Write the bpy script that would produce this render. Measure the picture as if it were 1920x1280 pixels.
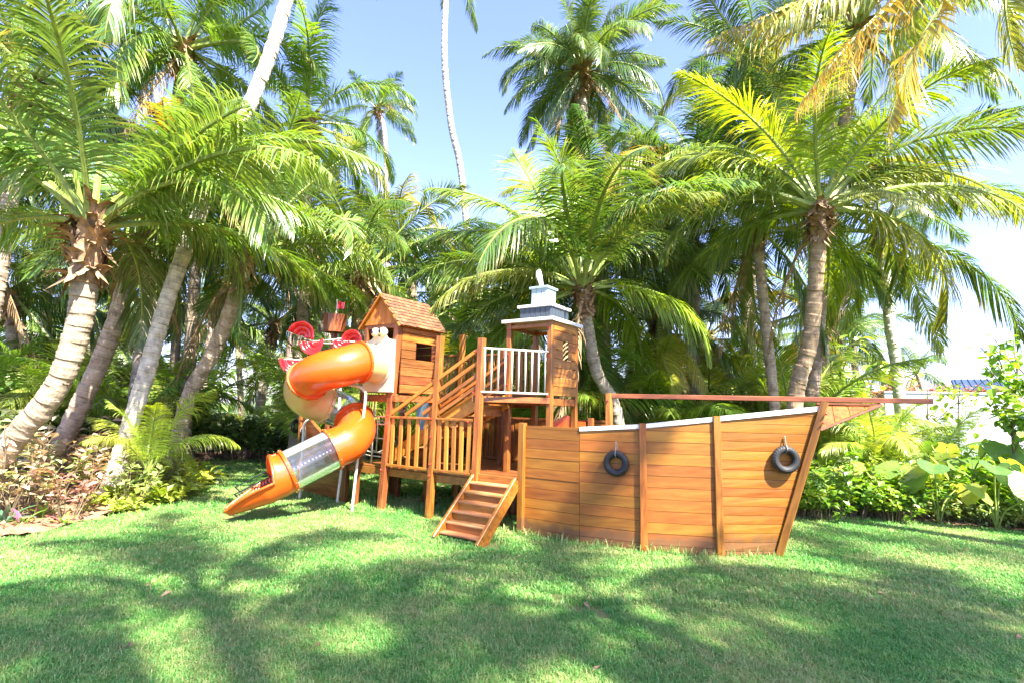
import bpy, math, random
from mathutils import Vector, Matrix, noise
R = math.radians
random.seed(7)
for o in list(bpy.data.objects): bpy.data.objects.remove(o)
scene = bpy.context.scene
col = scene.collection
# ------------------------------------------------------------------ camera
CAM = Vector((0, 0, 1.6)); PITCH = 7.1; ROLL = 1.4; FPX = 1000.0
cam = bpy.data.cameras.new('camera'); cam.sensor_width = 36; cam.lens = 36 * FPX / 1920
cam.clip_start = 0.05; cam.clip_end = 3000
camo = bpy.data.objects.new('camera', cam); col.objects.link(camo)
CR = Matrix.Rotation(R(90 + PITCH), 3, 'X') @ Matrix.Rotation(R(ROLL), 3, 'Z')
camo.matrix_world = Matrix.Translation(CAM) @ CR.to_4x4()
scene.camera = camo
def ray(px, py): return CR @ Vector(((px - 960) / FPX, -(py - 640) / FPX, -1))
def at(px, py, Y):
    d = ray(px, py); return CAM + d * (Y / d.y)
def onz(px, py, z=0.0):
    d = ray(px, py); return CAM + d * ((z - CAM.z) / d.z)
# ------------------------------------------------------------------ world, sun, exposure
SUN_EL = 50.0
SUN_AZ = Vector((0.60, -0.80, 0))                    # horizontal direction towards the sun
world = bpy.data.worlds.new('World'); scene.world = world; world.use_nodes = True
wn = world.node_tree.nodes; wl = world.node_tree.links
sky = wn.new('ShaderNodeTexSky'); sky.sky_type = 'NISHITA'; sky.sun_disc = False
sky.sun_elevation = R(SUN_EL); sky.sun_rotation = math.atan2(SUN_AZ.x, SUN_AZ.y)
sky.air_density = 1.0; sky.dust_density = 1.0; sky.ozone_density = 4.5; sky.altitude = 0
tint = wn.new('ShaderNodeMix'); tint.data_type = 'RGBA'; tint.blend_type = 'MULTIPLY'; tint.inputs[0].default_value = 1.0
tint.inputs[7].default_value = (1.02, 0.86, 1.06, 1)     # white balance of the whole sky
wl.new(sky.outputs[0], tint.inputs[6]); wl.new(tint.outputs[2], wn['Background'].inputs[0]); wn['Background'].inputs[1].default_value = 0.108
sun = bpy.data.lights.new('sun', 'SUN'); sun.energy = 5.0; sun.angle = R(0.53); sun.color = (1.0, 0.93, 0.80)
suno = bpy.data.objects.new('sun', sun); col.objects.link(suno); suno.location = (0, 0, 30)
sd = Vector((SUN_AZ.x * math.cos(R(SUN_EL)), SUN_AZ.y * math.cos(R(SUN_EL)), math.sin(R(SUN_EL))))
suno.rotation_euler = sd.to_track_quat('Z', 'Y').to_euler()
scene.view_settings.view_transform = 'Standard'; scene.view_settings.look = 'None'
scene.view_settings.exposure = 2.5; scene.view_settings.gamma = 1.0
scene.view_settings.use_curve_mapping = False
try:
    scene.cycles.max_bounces = 8; scene.cycles.transparent_max_bounces = 16
    scene.cycles.caustics_reflective = False; scene.cycles.caustics_refractive = False
except Exception: pass
# ------------------------------------------------------------------ materials
def N(nt, t, **kw):
    n = nt.nodes.new(t)
    for k, v in kw.items():
        if k in n.inputs: n.inputs[k].default_value = v
        else: setattr(n, k, v)
    return n
def base_mat(name):
    m = bpy.data.materials.new(name); m.use_nodes = True
    nt = m.node_tree; return m, nt, nt.nodes['Principled BSDF'], nt.nodes['Material Output']
def ramp(nt, stops):
    r = nt.nodes.new('ShaderNodeValToRGB'); e = r.color_ramp.elements
    while len(e) < len(stops): e.new(0.5)
    for i, (p, c) in enumerate(stops): e[i].position = p; e[i].color = (*c, 1)
    return r
def bump(nt, src, bsdf, strength=0.3, dist=0.01):
    b = N(nt, 'ShaderNodeBump', Strength=strength, Distance=dist)
    nt.links.new(src, b.inputs['Height']); nt.links.new(b.outputs[0], bsdf.inputs['Normal'])
def wood_mat(name, dark, mid, light, rough=0.38, coat=0.25, weather=0.0, var=(.68, 1.28), foot=False):
    m, nt, b, out = base_mat(name); L = nt.links.new
    tc = N(nt, 'ShaderNodeTexCoord'); oi = N(nt, 'ShaderNodeObjectInfo')
    mp = N(nt, 'ShaderNodeMapping'); mp.inputs['Scale'].default_value = (1.1, 9, 9)
    mul = N(nt, 'ShaderNodeMath', operation='MULTIPLY'); mul.inputs[1].default_value = 37.0
    L(oi.outputs['Random'], mul.inputs[0]); L(tc.outputs['Object'], mp.inputs['Vector'])
    n1 = N(nt, 'ShaderNodeTexNoise', noise_dimensions='4D', Scale=2.2, Detail=6.0, Distortion=0.8)
    L(mp.outputs[0], n1.inputs['Vector']); L(mul.outputs[0], n1.inputs['W'])
    mp2 = N(nt, 'ShaderNodeMapping'); mp2.inputs['Scale'].default_value = (2.5, 60, 60)
    L(tc.outputs['Object'], mp2.inputs['Vector'])
    n2 = N(nt, 'ShaderNodeTexNoise', noise_dimensions='4D', Scale=2.0, Detail=3.0)
    L(mp2.outputs[0], n2.inputs['Vector']); L(mul.outputs[0], n2.inputs['W'])
    mx = N(nt, 'ShaderNodeMath', operation='MULTIPLY_ADD'); mx.inputs[1].default_value = 0.35
    L(n2.outputs[0], mx.inputs[0]); L(n1.outputs[0], mx.inputs[2])
    r = ramp(nt, [(0.42, dark), (0.66, mid), (0.88, light)]); L(mx.outputs[0], r.inputs[0])
    hs = N(nt, 'ShaderNodeHueSaturation'); L(r.outputs[0], hs.inputs['Color'])
    mr = N(nt, 'ShaderNodeMapRange'); mr.inputs['To Min'].default_value = var[0]; mr.inputs['To Max'].default_value = var[1]
    L(oi.outputs['Random'], mr.inputs['Value']); L(mr.outputs[0], hs.inputs['Value'])
    fr = N(nt, 'ShaderNodeMath', operation='MULTIPLY'); fr.inputs[1].default_value = 7.31
    fr2 = N(nt, 'ShaderNodeMath', operation='FRACT'); L(oi.outputs['Random'], fr.inputs[0]); L(fr.outputs[0], fr2.inputs[0])
    mh = N(nt, 'ShaderNodeMapRange'); mh.inputs['To Min'].default_value = 0.492; mh.inputs['To Max'].default_value = 0.512
    L(fr2.outputs[0], mh.inputs['Value']); L(mh.outputs[0], hs.inputs['Hue'])
    colout = hs.outputs[0]
    # worn, dusty or damp blotches of their own
    n3 = N(nt, 'ShaderNodeTexNoise', noise_dimensions='4D', Scale=3.5, Detail=8.0, Roughness=0.7)
    L(tc.outputs['Object'], n3.inputs['Vector']); L(mul.outputs[0], n3.inputs['W'])
    r3 = ramp(nt, [(0.52, (0, 0, 0)), (0.75, (1, 1, 1))]); L(n3.outputs[0], r3.inputs[0])
    mm = N(nt, 'ShaderNodeMix', data_type='RGBA', blend_type='MIX')
    fm = N(nt, 'ShaderNodeMath', operation='MULTIPLY'); fm.inputs[1].default_value = 0.25 + weather
    L(r3.outputs[0], fm.inputs[0]); L(fm.outputs[0], mm.inputs[0]); L(colout, mm.inputs[6])
    mm.inputs[7].default_value = (0.42, 0.27, 0.15, 1) if weather else (dark[0] * .8, dark[1] * .75, dark[2] * .7, 1)
    if foot:   # soil splash and damp along the foot of the boards
        ge = N(nt, 'ShaderNodeNewGeometry'); sx = N(nt, 'ShaderNodeSeparateXYZ'); L(ge.outputs['Position'], sx.inputs[0])
        nf = N(nt, 'ShaderNodeTexNoise', Scale=7.0, Detail=6.0); L(ge.outputs['Position'], nf.inputs[0])
        sub = N(nt, 'ShaderNodeMath', operation='MULTIPLY_ADD'); sub.inputs[1].default_value = -.30; L(nf.outputs[0], sub.inputs[0]); L(sx.outputs[2], sub.inputs[2])
        rf_ = ramp(nt, [(0.0, (.85, .85, .85)), (.10, (0, 0, 0))]); L(sub.outputs[0], rf_.inputs[0])
        m3 = N(nt, 'ShaderNodeMix', data_type='RGBA'); L(rf_.outputs[0], m3.inputs[0]); L(mm.outputs[2], m3.inputs[6]); m3.inputs[7].default_value = (.13, .06, .025, 1); mm = m3
    L(mm.outputs[2], b.inputs['Base Color'])
    rr = N(nt, 'ShaderNodeMapRange'); rr.inputs['To Min'].default_value = rough - .1; rr.inputs['To Max'].default_value = rough + .22
    L(n3.outputs[0], rr.inputs['Value']); L(rr.outputs[0], b.inputs['Roughness'])
    b.inputs['Coat Weight'].default_value = coat; b.inputs['Coat Roughness'].default_value = 0.25
    bump(nt, mx.outputs[0], b, 0.35, 0.004)
    return m
def plain_mat(name, c, rough=0.5, var=0.12, scale=6.0, coat=0.0, metal=0.0, dirt=None, sss=0.0, bstr=0.08):
    m, nt, b, out = base_mat(name); L = nt.links.new
    tc = N(nt, 'ShaderNodeTexCoord')
    n = N(nt, 'ShaderNodeTexNoise', Scale=scale, Detail=7.0, Roughness=0.65); L(tc.outputs['Object'], n.inputs['Vector'])
    d = dirt or tuple(x * (1 - 2.2 * var) for x in c)
    r = ramp(nt, [(0.35, d), (0.6, c), (0.85, tuple(min(1, x * (1 + var)) for x in c))]); L(n.outputs[0], r.inputs[0])
    L(r.outputs[0], b.inputs['Base Color']); b.inputs['Roughness'].default_value = rough
    b.inputs['Coat Weight'].default_value = coat; b.inputs['Metallic'].default_value = metal
    b.inputs['Coat Roughness'].default_value = 0.15
    if sss: b.inputs['Subsurface Weight'].default_value = sss; b.inputs['Subsurface Radius'].default_value = (.05, .03, .02)
    bump(nt, n.outputs[0], b, bstr, 0.01)
    return m
def leaf_mat(name, trans=0.38, rough=0.42, spots=(0.5, 0.42, 0.12), spot_amt=0.0):
    """leaf: colour comes from the object's own colour; thin, lets light through"""
    m, nt, b, out = base_mat(name); L = nt.links.new
    oi = N(nt, 'ShaderNodeObjectInfo'); g = N(nt, 'ShaderNodeNewGeometry'); tc = N(nt, 'ShaderNodeTexCoord')
    hs = N(nt, 'ShaderNodeHueSaturation'); L(oi.outputs['Color'], hs.inputs['Color'])
    mr = N(nt, 'ShaderNodeMapRange'); mr.inputs['To Min'].default_value = 0.7; mr.inputs['To Max'].default_value = 1.35
    L(g.outputs['Random Per Island'], mr.inputs['Value']); L(mr.outputs[0], hs.inputs['Value'])
    mh = N(nt, 'ShaderNodeMapRange'); mh.inputs['To Min'].default_value = 0.485; mh.inputs['To Max'].default_value = 0.515
    fr = N(nt, 'ShaderNodeMath', operation='MULTIPLY'); fr.inputs[1].default_value = 9.7
    fr2 = N(nt, 'ShaderNodeMath', operation='FRACT'); L(g.outputs['Random Per Island'], fr.inputs[0]); L(fr.outputs[0], fr2.inputs[0])
    L(fr2.outputs[0], mh.inputs['Value']); L(mh.outputs[0], hs.inputs['Hue'])
    n = N(nt, 'ShaderNodeTexNoise', Scale=2.5, Detail=5.0, Roughness=0.7); L(tc.outputs['Object'], n.inputs['Vector'])
    rr = ramp(nt, [(0.5, (0, 0, 0)), (0.72, (1, 1, 1))]); L(n.outputs[0], rr.inputs[0])
    f = N(nt, 'ShaderNodeMath', operation='MULTIPLY'); f.inputs[1].default_value = spot_amt; L(rr.outputs[0], f.inputs[0])
    mx = N(nt, 'ShaderNodeMix', data_type='RGBA'); L(f.outputs[0], mx.inputs[0]); L(hs.outputs[0], mx.inputs[6])
    mx.inputs[7].default_value = (*spots, 1)
    ta = N(nt, 'ShaderNodeAttribute', attribute_name='tip'); tm = N(nt, 'ShaderNodeMath', operation='MULTIPLY'); L(ta.outputs['Fac'], tm.inputs[0]); L(n.outputs[0], tm.inputs[1])
    tr_ = ramp(nt, [(.40, (0, 0, 0)), (.62, (1, 1, 1))]); L(tm.outputs[0], tr_.inputs[0])
    m0 = mx; mx = N(nt, 'ShaderNodeMix', data_type='RGBA'); L(tr_.outputs[0], mx.inputs[0]); L(m0.outputs[2], mx.inputs[6]); mx.inputs[7].default_value = (.34, .25, .09, 1)
    L(mx.outputs[2], b.inputs['Base Color']); b.inputs['Roughness'].default_value = rough
    b.inputs['Specular IOR Level'].default_value = 0.75
    t = N(nt, 'ShaderNodeBsdfTranslucent'); h2 = N(nt, 'ShaderNodeHueSaturation'); h2.inputs['Value'].default_value = 1.7; h2.inputs['Saturation'].default_value = 1.1
    L(mx.outputs[2], h2.inputs['Color'])
    tint = N(nt, 'ShaderNodeMix', data_type='RGBA', blend_type='MULTIPLY'); tint.inputs[0].default_value = 1
    tint.inputs[7].default_value = (1.15, 1.0, 0.55, 1); L(h2.outputs[0], tint.inputs[6]); L(tint.outputs[2], t.inputs[0])
    ms = N(nt, 'ShaderNodeMixShader'); ms.inputs[0].default_value = trans
    L(b.outputs[0], ms.inputs[1]); L(t.outputs[0], ms.inputs[2]); L(ms.outputs[0], out.inputs['Surface'])
    return m
M = {}
M['wood'] = wood_mat('varnished_teak', (0.13, 0.037, 0.006), (0.27, 0.088, 0.012), (0.40, 0.155, 0.026))
M['hull'] = wood_mat('hull_teak', (0.195, 0.062, 0.007), (0.27, 0.094, 0.0105), (0.33, 0.128, 0.017), rough=.45, coat=.12, var=(.80, 1.15), foot=True)
M['red_wood'] = wood_mat('reddish_teak', (0.09, 0.026, 0.008), (0.185, 0.056, 0.014), (0.29, 0.105, 0.03))
M['pale_wood'] = wood_mat('fresh_pine', (0.26, 0.082, 0.010), (0.38, 0.130, 0.015), (0.46, 0.18, 0.028), rough=.5)
M['tread'] = wood_mat('worn_tread', (0.19, 0.07, 0.025), (0.33, 0.14, 0.05), (0.44, 0.23, 0.11), rough=.5, coat=.1, weather=.5)
M['shingle'] = wood_mat('cedar_shingle', (0.07, 0.028, 0.012), (0.14, 0.056, 0.022), (0.22, 0.10, 0.045), rough=.7, coat=0, weather=.3)
M['white'] = plain_mat('white_paint', (0.64, 0.65, 0.67), 0.45, .06, 9, dirt=(.62, .62, .60))
M['cream'] = plain_mat('cream_plastic', (0.62, 0.42, 0.17), 0.32, .05, 3, coat=.3, sss=.15)
M['cream_panel'] = plain_mat('ivory_plastic', (0.58, 0.54, 0.42), 0.35, .05, 5, coat=.2)
M['orange'] = plain_mat('orange_plastic', (0.66, 0.085, 0.006), 0.3, .06, 3, coat=.4, sss=.1)
M['red'] = plain_mat('red_plastic', (0.66, 0.015, 0.02), 0.28, .08, 8, coat=.4)
M['greypaint'] = plain_mat('slate_paint', (0.04, 0.055, 0.08), 0.6, .15, 9)
M['bluewhite'] = plain_mat('pale_blue_paint', (0.32, 0.44, 0.50), 0.5, .10, 9)
M['bluepanel'] = plain_mat('sky_blue_panel', (0.30, 0.52, 0.72), 0.5, .06, 3)
M['metal'] = plain_mat('cream_powder_coat', (0.60, 0.56, 0.46), 0.35, .06, 12, coat=.2)
M['whitemetal'] = plain_mat('white_powder_coat', (0.60, 0.57, 0.48), 0.35, .05, 12, coat=.2)
M['rubber'] = plain_mat('black_rubber', (0.010, 0.011, 0.013), 0.62, .3, 14, dirt=(.022, .021, .02), bstr=.3)
M['black'] = plain_mat('black_plastic', (0.02, 0.02, 0.022), 0.45, .2, 10)
M['rope'] = plain_mat('grey_rope', (0.28, 0.27, 0.24), 0.8, .2, 60)
M['dark'] = plain_mat('black_gloss', (0.01, 0.01, 0.01), 0.2, .1, 5)
M['wall'] = plain_mat('white_render', (0.50, 0.53, 0.57), 0.8, .05, 0.6)
M['roofblue'] = plain_mat('blue_roof_sheet', (0.035, 0.065, 0.12), 0.45, .15, 1.0)
M['frond'] = leaf_mat('palm_frond', 0.36, 0.33, spot_amt=0.2)
M['leaf'] = leaf_mat('broad_leaf', 0.35, 0.40, spot_amt=0.15)
M['bigleaf'] = leaf_mat('elephant_ear_leaf', 0.42, 0.36, spot_amt=0.2)
def veins(m):
    nt = m.node_tree; L = nt.links.new; b = nt.nodes['Principled BSDF']
    tc = N(nt, 'ShaderNodeTexCoord'); sx = N(nt, 'ShaderNodeSeparateXYZ'); L(tc.outputs['Object'], sx.inputs[0])
    ab = N(nt, 'ShaderNodeMath', operation='ABSOLUTE'); L(sx.outputs[1], ab.inputs[0])
    k = N(nt, 'ShaderNodeMath', operation='MULTIPLY_ADD'); k.inputs[1].default_value = -.55; L(ab.outputs[0], k.inputs[0]); L(sx.outputs[0], k.inputs[2])
    sn = N(nt, 'ShaderNodeMath', operation='MULTIPLY'); sn.inputs[1].default_value = 52.0; L(k.outputs[0], sn.inputs[0])
    si = N(nt, 'ShaderNodeMath', operation='SINE'); L(sn.outputs[0], si.inputs[0])
    r1 = ramp(nt, [(.80, (0, 0, 0)), (.98, (1, 1, 1))]); L(si.outputs[0], r1.inputs[0])
    r2 = ramp(nt, [(.006, (1, 1, 1)), (.016, (0, 0, 0))]); L(ab.outputs[0], r2.inputs[0])
    mx = N(nt, 'ShaderNodeMath', operation='MAXIMUM'); L(r1.outputs[0], mx.inputs[0]); L(r2.outputs[0], mx.inputs[1])
    src = b.inputs['Base Color'].links[0].from_socket
    c = N(nt, 'ShaderNodeMix', data_type='RGBA'); f = N(nt, 'ShaderNodeMath', operation='MULTIPLY'); f.inputs[1].default_value = .18; L(mx.outputs[0], f.inputs[0])
    L(f.outputs[0], c.inputs[0]); L(src, c.inputs[6]); c.inputs[7].default_value = (.50, .55, .22, 1); L(c.outputs[2], b.inputs['Base Color'])
    bump(nt, si.outputs[0], b, .2, .006)
veins(M['bigleaf'])
M['dryleaf'] = plain_mat('dry_husk', (0.38, 0.24, 0.13), 0.85, .3, 7, bstr=.4)
M['dead'] = plain_mat('dead_frond', (0.33, 0.22, 0.11), 0.8, .3, 3)
M['stem'] = plain_mat('shrub_stem', (0.20, 0.15, 0.08), 0.8, .3, 9)
M['greenstem'] = plain_mat('green_stalk', (0.25, 0.33, 0.07), 0.5, .2, 9)
M['nut'] = plain_mat('coconut', (0.42, 0.22, 0.03), 0.45, .3, 9)
def clear_mat():
    m, nt, b, out = base_mat('clear_plastic'); L = nt.links.new
    b.inputs['Base Color'].default_value = (.55, .60, .62, 1); b.inputs['Roughness'].default_value = .08
    tr = N(nt, 'ShaderNodeBsdfTransparent'); tr.inputs[0].default_value = (.80, .84, .86, 1)
    gl = N(nt, 'ShaderNodeBsdfGlossy'); gl.inputs['Roughness'].default_value = .12; gl.inputs[0].default_value = (.9, .93, .96, 1)
    fr = N(nt, 'ShaderNodeFresnel'); fr.inputs[0].default_value = 1.5
    tc = N(nt, 'ShaderNodeTexCoord'); n = N(nt, 'ShaderNodeTexNoise', Scale=9.0, Detail=8.0); L(tc.outputs['Object'], n.inputs[0])
    a = N(nt, 'ShaderNodeMath', operation='MULTIPLY_ADD'); a.inputs[1].default_value = .12; L(n.outputs[0], a.inputs[0]); L(fr.outputs[0], a.inputs[2])
    ms = N(nt, 'ShaderNodeMixShader'); L(a.outputs[0], ms.inputs[0]); L(tr.outputs[0], ms.inputs[1])
    ms2 = N(nt, 'ShaderNodeMixShader'); ms2.inputs[0].default_value = .3; L(gl.outputs[0], ms2.inputs[1]); L(b.outputs[0], ms2.inputs[2])
    L(ms2.outputs[0], ms.inputs[2]); L(ms.outputs[0], out.inputs['Surface']); return m
M['clear'] = clear_mat()
def bark_mat():
    m, nt, b, out = base_mat('palm_bark'); L = nt.links.new
    oi = N(nt, 'ShaderNodeObjectInfo'); at_ = N(nt, 'ShaderNodeAttribute', attribute_name='ring'); tc = N(nt, 'ShaderNodeTexCoord')
    n = N(nt, 'ShaderNodeTexNoise', Scale=7.0, Detail=8.0, Roughness=.7); L(tc.outputs['Object'], n.inputs[0])
    mp = N(nt, 'ShaderNodeMapping'); mp.inputs['Scale'].default_value = (30, 30, 4); L(tc.outputs['Object'], mp.inputs[0])
    n2 = N(nt, 'ShaderNodeTexNoise', Scale=1.5, Detail=4.0); L(mp.outputs[0], n2.inputs[0])
    r = ramp(nt, [(0.3, (.32, .27, .23)), (0.5, (.75, .70, .64)), (0.75, (1.15, 1.1, 1.04))]); L(n.outputs[0], r.inputs[0])
    mx = N(nt, 'ShaderNodeMix', data_type='RGBA', blend_type='MULTIPLY'); mx.inputs[0].default_value = 1
    L(oi.outputs['Color'], mx.inputs[6]); L(r.outputs[0], mx.inputs[7])
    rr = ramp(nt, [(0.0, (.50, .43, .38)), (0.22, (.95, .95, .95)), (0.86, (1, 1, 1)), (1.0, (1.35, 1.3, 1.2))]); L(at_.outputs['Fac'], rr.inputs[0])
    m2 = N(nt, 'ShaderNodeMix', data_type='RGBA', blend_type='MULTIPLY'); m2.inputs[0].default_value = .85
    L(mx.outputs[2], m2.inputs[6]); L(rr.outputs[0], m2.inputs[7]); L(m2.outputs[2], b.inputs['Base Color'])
    b.inputs['Roughness'].default_value = .85
    ad = N(nt, 'ShaderNodeMath', operation='ADD'); L(n.outputs[0], ad.inputs[0]); L(n2.outputs[0], ad.inputs[1])
    bump(nt, ad.outputs[0], b, .6, .02); return m
M['bark'] = bark_mat()
def ground_mat(name, stops, scale, bs=.5, bd=.03, rough=.95):
    m, nt, b, out = base_mat(name); L = nt.links.new
    tc = N(nt, 'ShaderNodeTexCoord'); n = N(nt, 'ShaderNodeTexNoise', Scale=scale, Detail=10.0, Roughness=.7); L(tc.outputs['Object'], n.inputs[0])
    n2 = N(nt, 'ShaderNodeTexNoise', Scale=scale * 12, Detail=6.0, Roughness=.7); L(tc.outputs['Object'], n2.inputs[0])
    a = N(nt, 'ShaderNodeMath', operation='MULTIPLY_ADD'); a.inputs[1].default_value = .5; L(n2.outputs[0], a.inputs[0])
    h = N(nt, 'ShaderNodeMath', operation='MULTIPLY'); h.inputs[1].default_value = .5; L(n.outputs[0], h.inputs[0]); L(h.outputs[0], a.inputs[2])
    r = ramp(nt, stops); L(a.outputs[0], r.inputs[0]); L(r.outputs[0], b.inputs['Base Color'])
    b.inputs['Roughness'].default_value = rough; bump(nt, a.outputs[0], b, bs, bd); return m
M['ground'] = ground_mat('undergrowth_soil', [(.35, (.035, .05, .015)), (.5, (.07, .10, .03)), (.68, (.14, .12, .05))], 1.2)
M['lawn'] = ground_mat('lawn_thatch', [(.35, (.06, .085, .02)), (.5, (.11, .14, .035)), (.68, (.22, .20, .08))], 2.0)
M['soil'] = ground_mat('red_soil', [(.32, (.11, .055, .03)), (.5, (.27, .145, .085)), (.68, (.42, .29, .19))], 3.0, .8, .05)
# ------------------------------------------------------------------ object helpers
W = {}
def mesh_from(name, verts, faces, mat=None, smooth=False):
    me = bpy.data.meshes.new(name); me.from_pydata([tuple(v) for v in verts], [], faces); me.update()
    if mat: me.materials.append(mat)
    if smooth: me.polygons.foreach_set('use_smooth', [True] * len(me.polygons))
    return me
def link(o, parent=None, mw=None):
    """place o so that its world matrix is mw, as a child of parent"""
    mw = mw or Matrix.Identity(4); W[o] = mw
    if parent: o.parent = parent; o.matrix_basis = W[parent].inverted() @ mw
    else: o.matrix_basis = mw
    col.objects.link(o); return o
def tag(o, label=None, cat=None, group=None, kind=None):
    if label: o['label'] = label
    if cat: o['category'] = cat
    if group: o['group'] = group
    if kind: o['kind'] = kind
    return o
def thing(name, loc, label, cat, group=None):
    o = bpy.data.objects.new(name, None); o.empty_display_size = .1
    return tag(link(o, None, Matrix.Translation(loc)), label, cat, group)
def part(name, verts, faces, mat, parent=None, mw=None, smooth=False, label=None):
    """verts are in WORLD space; stored in the frame mw"""
    mw = mw or (Matrix.Translation(W[parent].translation) if parent else Matrix.Identity(4))
    inv = mw.inverted()
    o = bpy.data.objects.new(name, mesh_from(name, [inv @ Vector(v) for v in verts], faces, mat, smooth))
    link(o, parent, mw)
    if label: o['label'] = label
    return o
def frame_of(p, x, nrm):
    x = Vector(x).normalized(); n = Vector(nrm).normalized(); y = n.cross(x)
    if y.length < 1e-4: y = Vector((0, 0, 1)).cross(x)
    y.normalize(); n = x.cross(y)
    m = Matrix((x, y, n)).transposed().to_4x4(); m.translation = p; return m
BOXF = [(0, 1, 3, 2), (4, 6, 7, 5), (0, 4, 5, 1), (2, 3, 7, 6), (0, 2, 6, 4), (1, 5, 7, 3)]
def board_mesh(L, w, t, bev=None):
    """a box of length L (x), width w (y), thickness t (z) with chamfered long edges"""
    bv = bev if bev is not None else min(.006, t * .25, w * .25)
    prof = [(-w/2 + bv, -t/2), (w/2 - bv, -t/2), (w/2, -t/2 + bv), (w/2, t/2 - bv), (w/2 - bv, t/2), (-w/2 + bv, t/2), (-w/2, t/2 - bv), (-w/2, -t/2 + bv)]
    v = [(-L/2, y, z) for y, z in prof] + [(L/2, y, z) for y, z in prof]
    f = [(i, (i + 1) % 8, 8 + (i + 1) % 8, 8 + i) for i in range(8)]
    f = [tuple(reversed(q)) for q in f]
    return v, f + [tuple(range(8)), tuple(range(15, 7, -1))]
def board(name, p0, p1, w, t, nrm, mat, parent, label=None):
    """board from p0 to p1; thickness t along nrm, width w across"""
    p0 = Vector(p0); p1 = Vector(p1); mw = frame_of((p0 + p1) / 2, p1 - p0, nrm)
    v, f = board_mesh((p1 - p0).length, w, t)
    o = bpy.data.objects.new(name, mesh_from(name, v, f, mat)); link(o, parent, mw)
    if label: o['label'] = label
    return o
def prism(name, poly, thick, mat, parent, xdir=None, label=None):
    """flat polygon (world points) given a thickness vector"""
    poly = [Vector(p) for p in poly]; th = Vector(thick); n = len(poly)
    c = sum(poly, Vector()) / n; mw = frame_of(c, xdir or (poly[1] - poly[0]), th)
    v = poly + [p + th for p in poly]
    f = [tuple(range(n)), tuple(range(2 * n - 1, n - 1, -1))] + [(i, n + i, n + (i + 1) % n, (i + 1) % n) for i in range(n)]
    return part(name, v, f, mat, parent, mw, False, label)
class MB:
    """gathers pieces of one part, world space"""
    def __init__(s): s.v = []; s.f = []
    def add(s, v, f):
        k = len(s.v); s.v += [Vector(p) for p in v]; s.f += [tuple(i + k for i in q) for q in f]
    def board(s, p0, p1, w, t, nrm):
        p0 = Vector(p0); p1 = Vector(p1); mw = frame_of((p0 + p1) / 2, p1 - p0, nrm)
        v, f = board_mesh((p1 - p0).length, w, t); s.add([mw @ Vector(q) for q in v], f)
    def tube(s, pts, r, k=10, cap=True):
        v, f = sweep(pts, [r] * len(pts) if not isinstance(r, (list, tuple)) else r, k, cap); s.add(v, f)
    def ball(s, c, r, sx=1, sy=1, sz=1, k=10):
        v = []; f = []
        for i in range(k + 1):
            th = math.pi * i / k
            for j in range(k * 2):
                ph = math.pi * j / k
                v.append(Vector(c) + Vector((r * sx * math.sin(th) * math.cos(ph), r * sy * math.sin(th) * math.sin(ph), r * sz * math.cos(th))))
        for i in range(k):
            for j in range(k * 2):
                a = i * 2 * k; b = (i + 1) * 2 * k; j2 = (j + 1) % (2 * k); f.append((a + j, b + j, b + j2, a + j2))
        s.add(v, f)
    def build(s, name, mat, parent=None, smooth=False, label=None, mw=None):
        return part(name, s.v, s.f, mat, parent, mw, smooth, label)
def frames(pts):
    pts = [Vector(p) for p in pts]; n = len(pts); out = []; up = None
    for i in range(n):
        t = (pts[min(i + 1, n - 1)] - pts[max(i - 1, 0)]).normalized()
        if up is None:
            up = Vector((0, 0, 1)) if abs(t.z) < .9 else Vector((0, 1, 0))
        s = t.cross(up).normalized(); up = s.cross(t).normalized(); out.append((pts[i], t, s, up))
    return out
def sweep(pts, rad, k=12, cap=True):
    v = []; f = []; fr = frames(pts)
    for (p, t, s, u), r in zip(fr, rad):
        for j in range(k):
            a = 2 * math.pi * j / k; v.append(p + s * (r * math.cos(a)) + u * (r * math.sin(a)))
    for i in range(len(fr) - 1):
        for j in range(k):
            f.append((i*k + j, i*k + (j+1) % k, (i+1)*k + (j+1) % k, (i+1)*k + j))
    if cap: f.append(tuple(range(k - 1, -1, -1))); f.append(tuple(range((len(fr) - 1) * k, len(fr) * k)))
    return v, f
def spline(pts, n=8):
    P = [Vector(p) for p in pts]; P = [2 * P[0] - P[1]] + P + [2 * P[-1] - P[-2]]; out = []
    for i in range(1, len(P) - 2):
        for j in range(n):
            t = j / n; a, b, c, d = P[i-1], P[i], P[i+1], P[i+2]
            out.append(.5 * ((2*b) + (c - a)*t + (2*a - 5*b + 4*c - d)*t*t + (3*b - a - 3*c + d)*t**3))
    out.append(P[-2]); return out
# ------------------------------------------------------------------ ground
def sheet(name, poly, z, mat, **k):
    o = part(name, [(p[0], p[1], z) for p in poly], [tuple(range(len(poly)))], mat); return tag(o, **k)
g = sheet('ground', [(-600, -300), (600, -300), (600, 900), (-600, 900)], -0.012, M['ground'], kind='structure')
LB = [onz(*p) for p in [(-500, 1085), (-250, 1055), (0, 1012), (60, 1006), (120, 990), (180, 976), (250, 955), (310, 935), (355, 915), (378, 893), (372, 872), (392, 862)]]
RB = [onz(*p) for p in [(1440, 962), (1500, 962), (1560, 964), (1640, 970), (1720, 980), (1800, 988), (1920, 1000), (2200, 1030)]]
LBx = [(p.x, p.y) for p in LB]; RBx = [(p.x, p.y) for p in RB]
lawn_poly = [(-14, -8)] + LBx + [(-1.5, 15.6), (3.5, 11.5)] + RBx + [(16, 2.0), (16, -8)]
sheet('lawn', lawn_poly, 0.0, M['lawn'], kind='structure')
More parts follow.
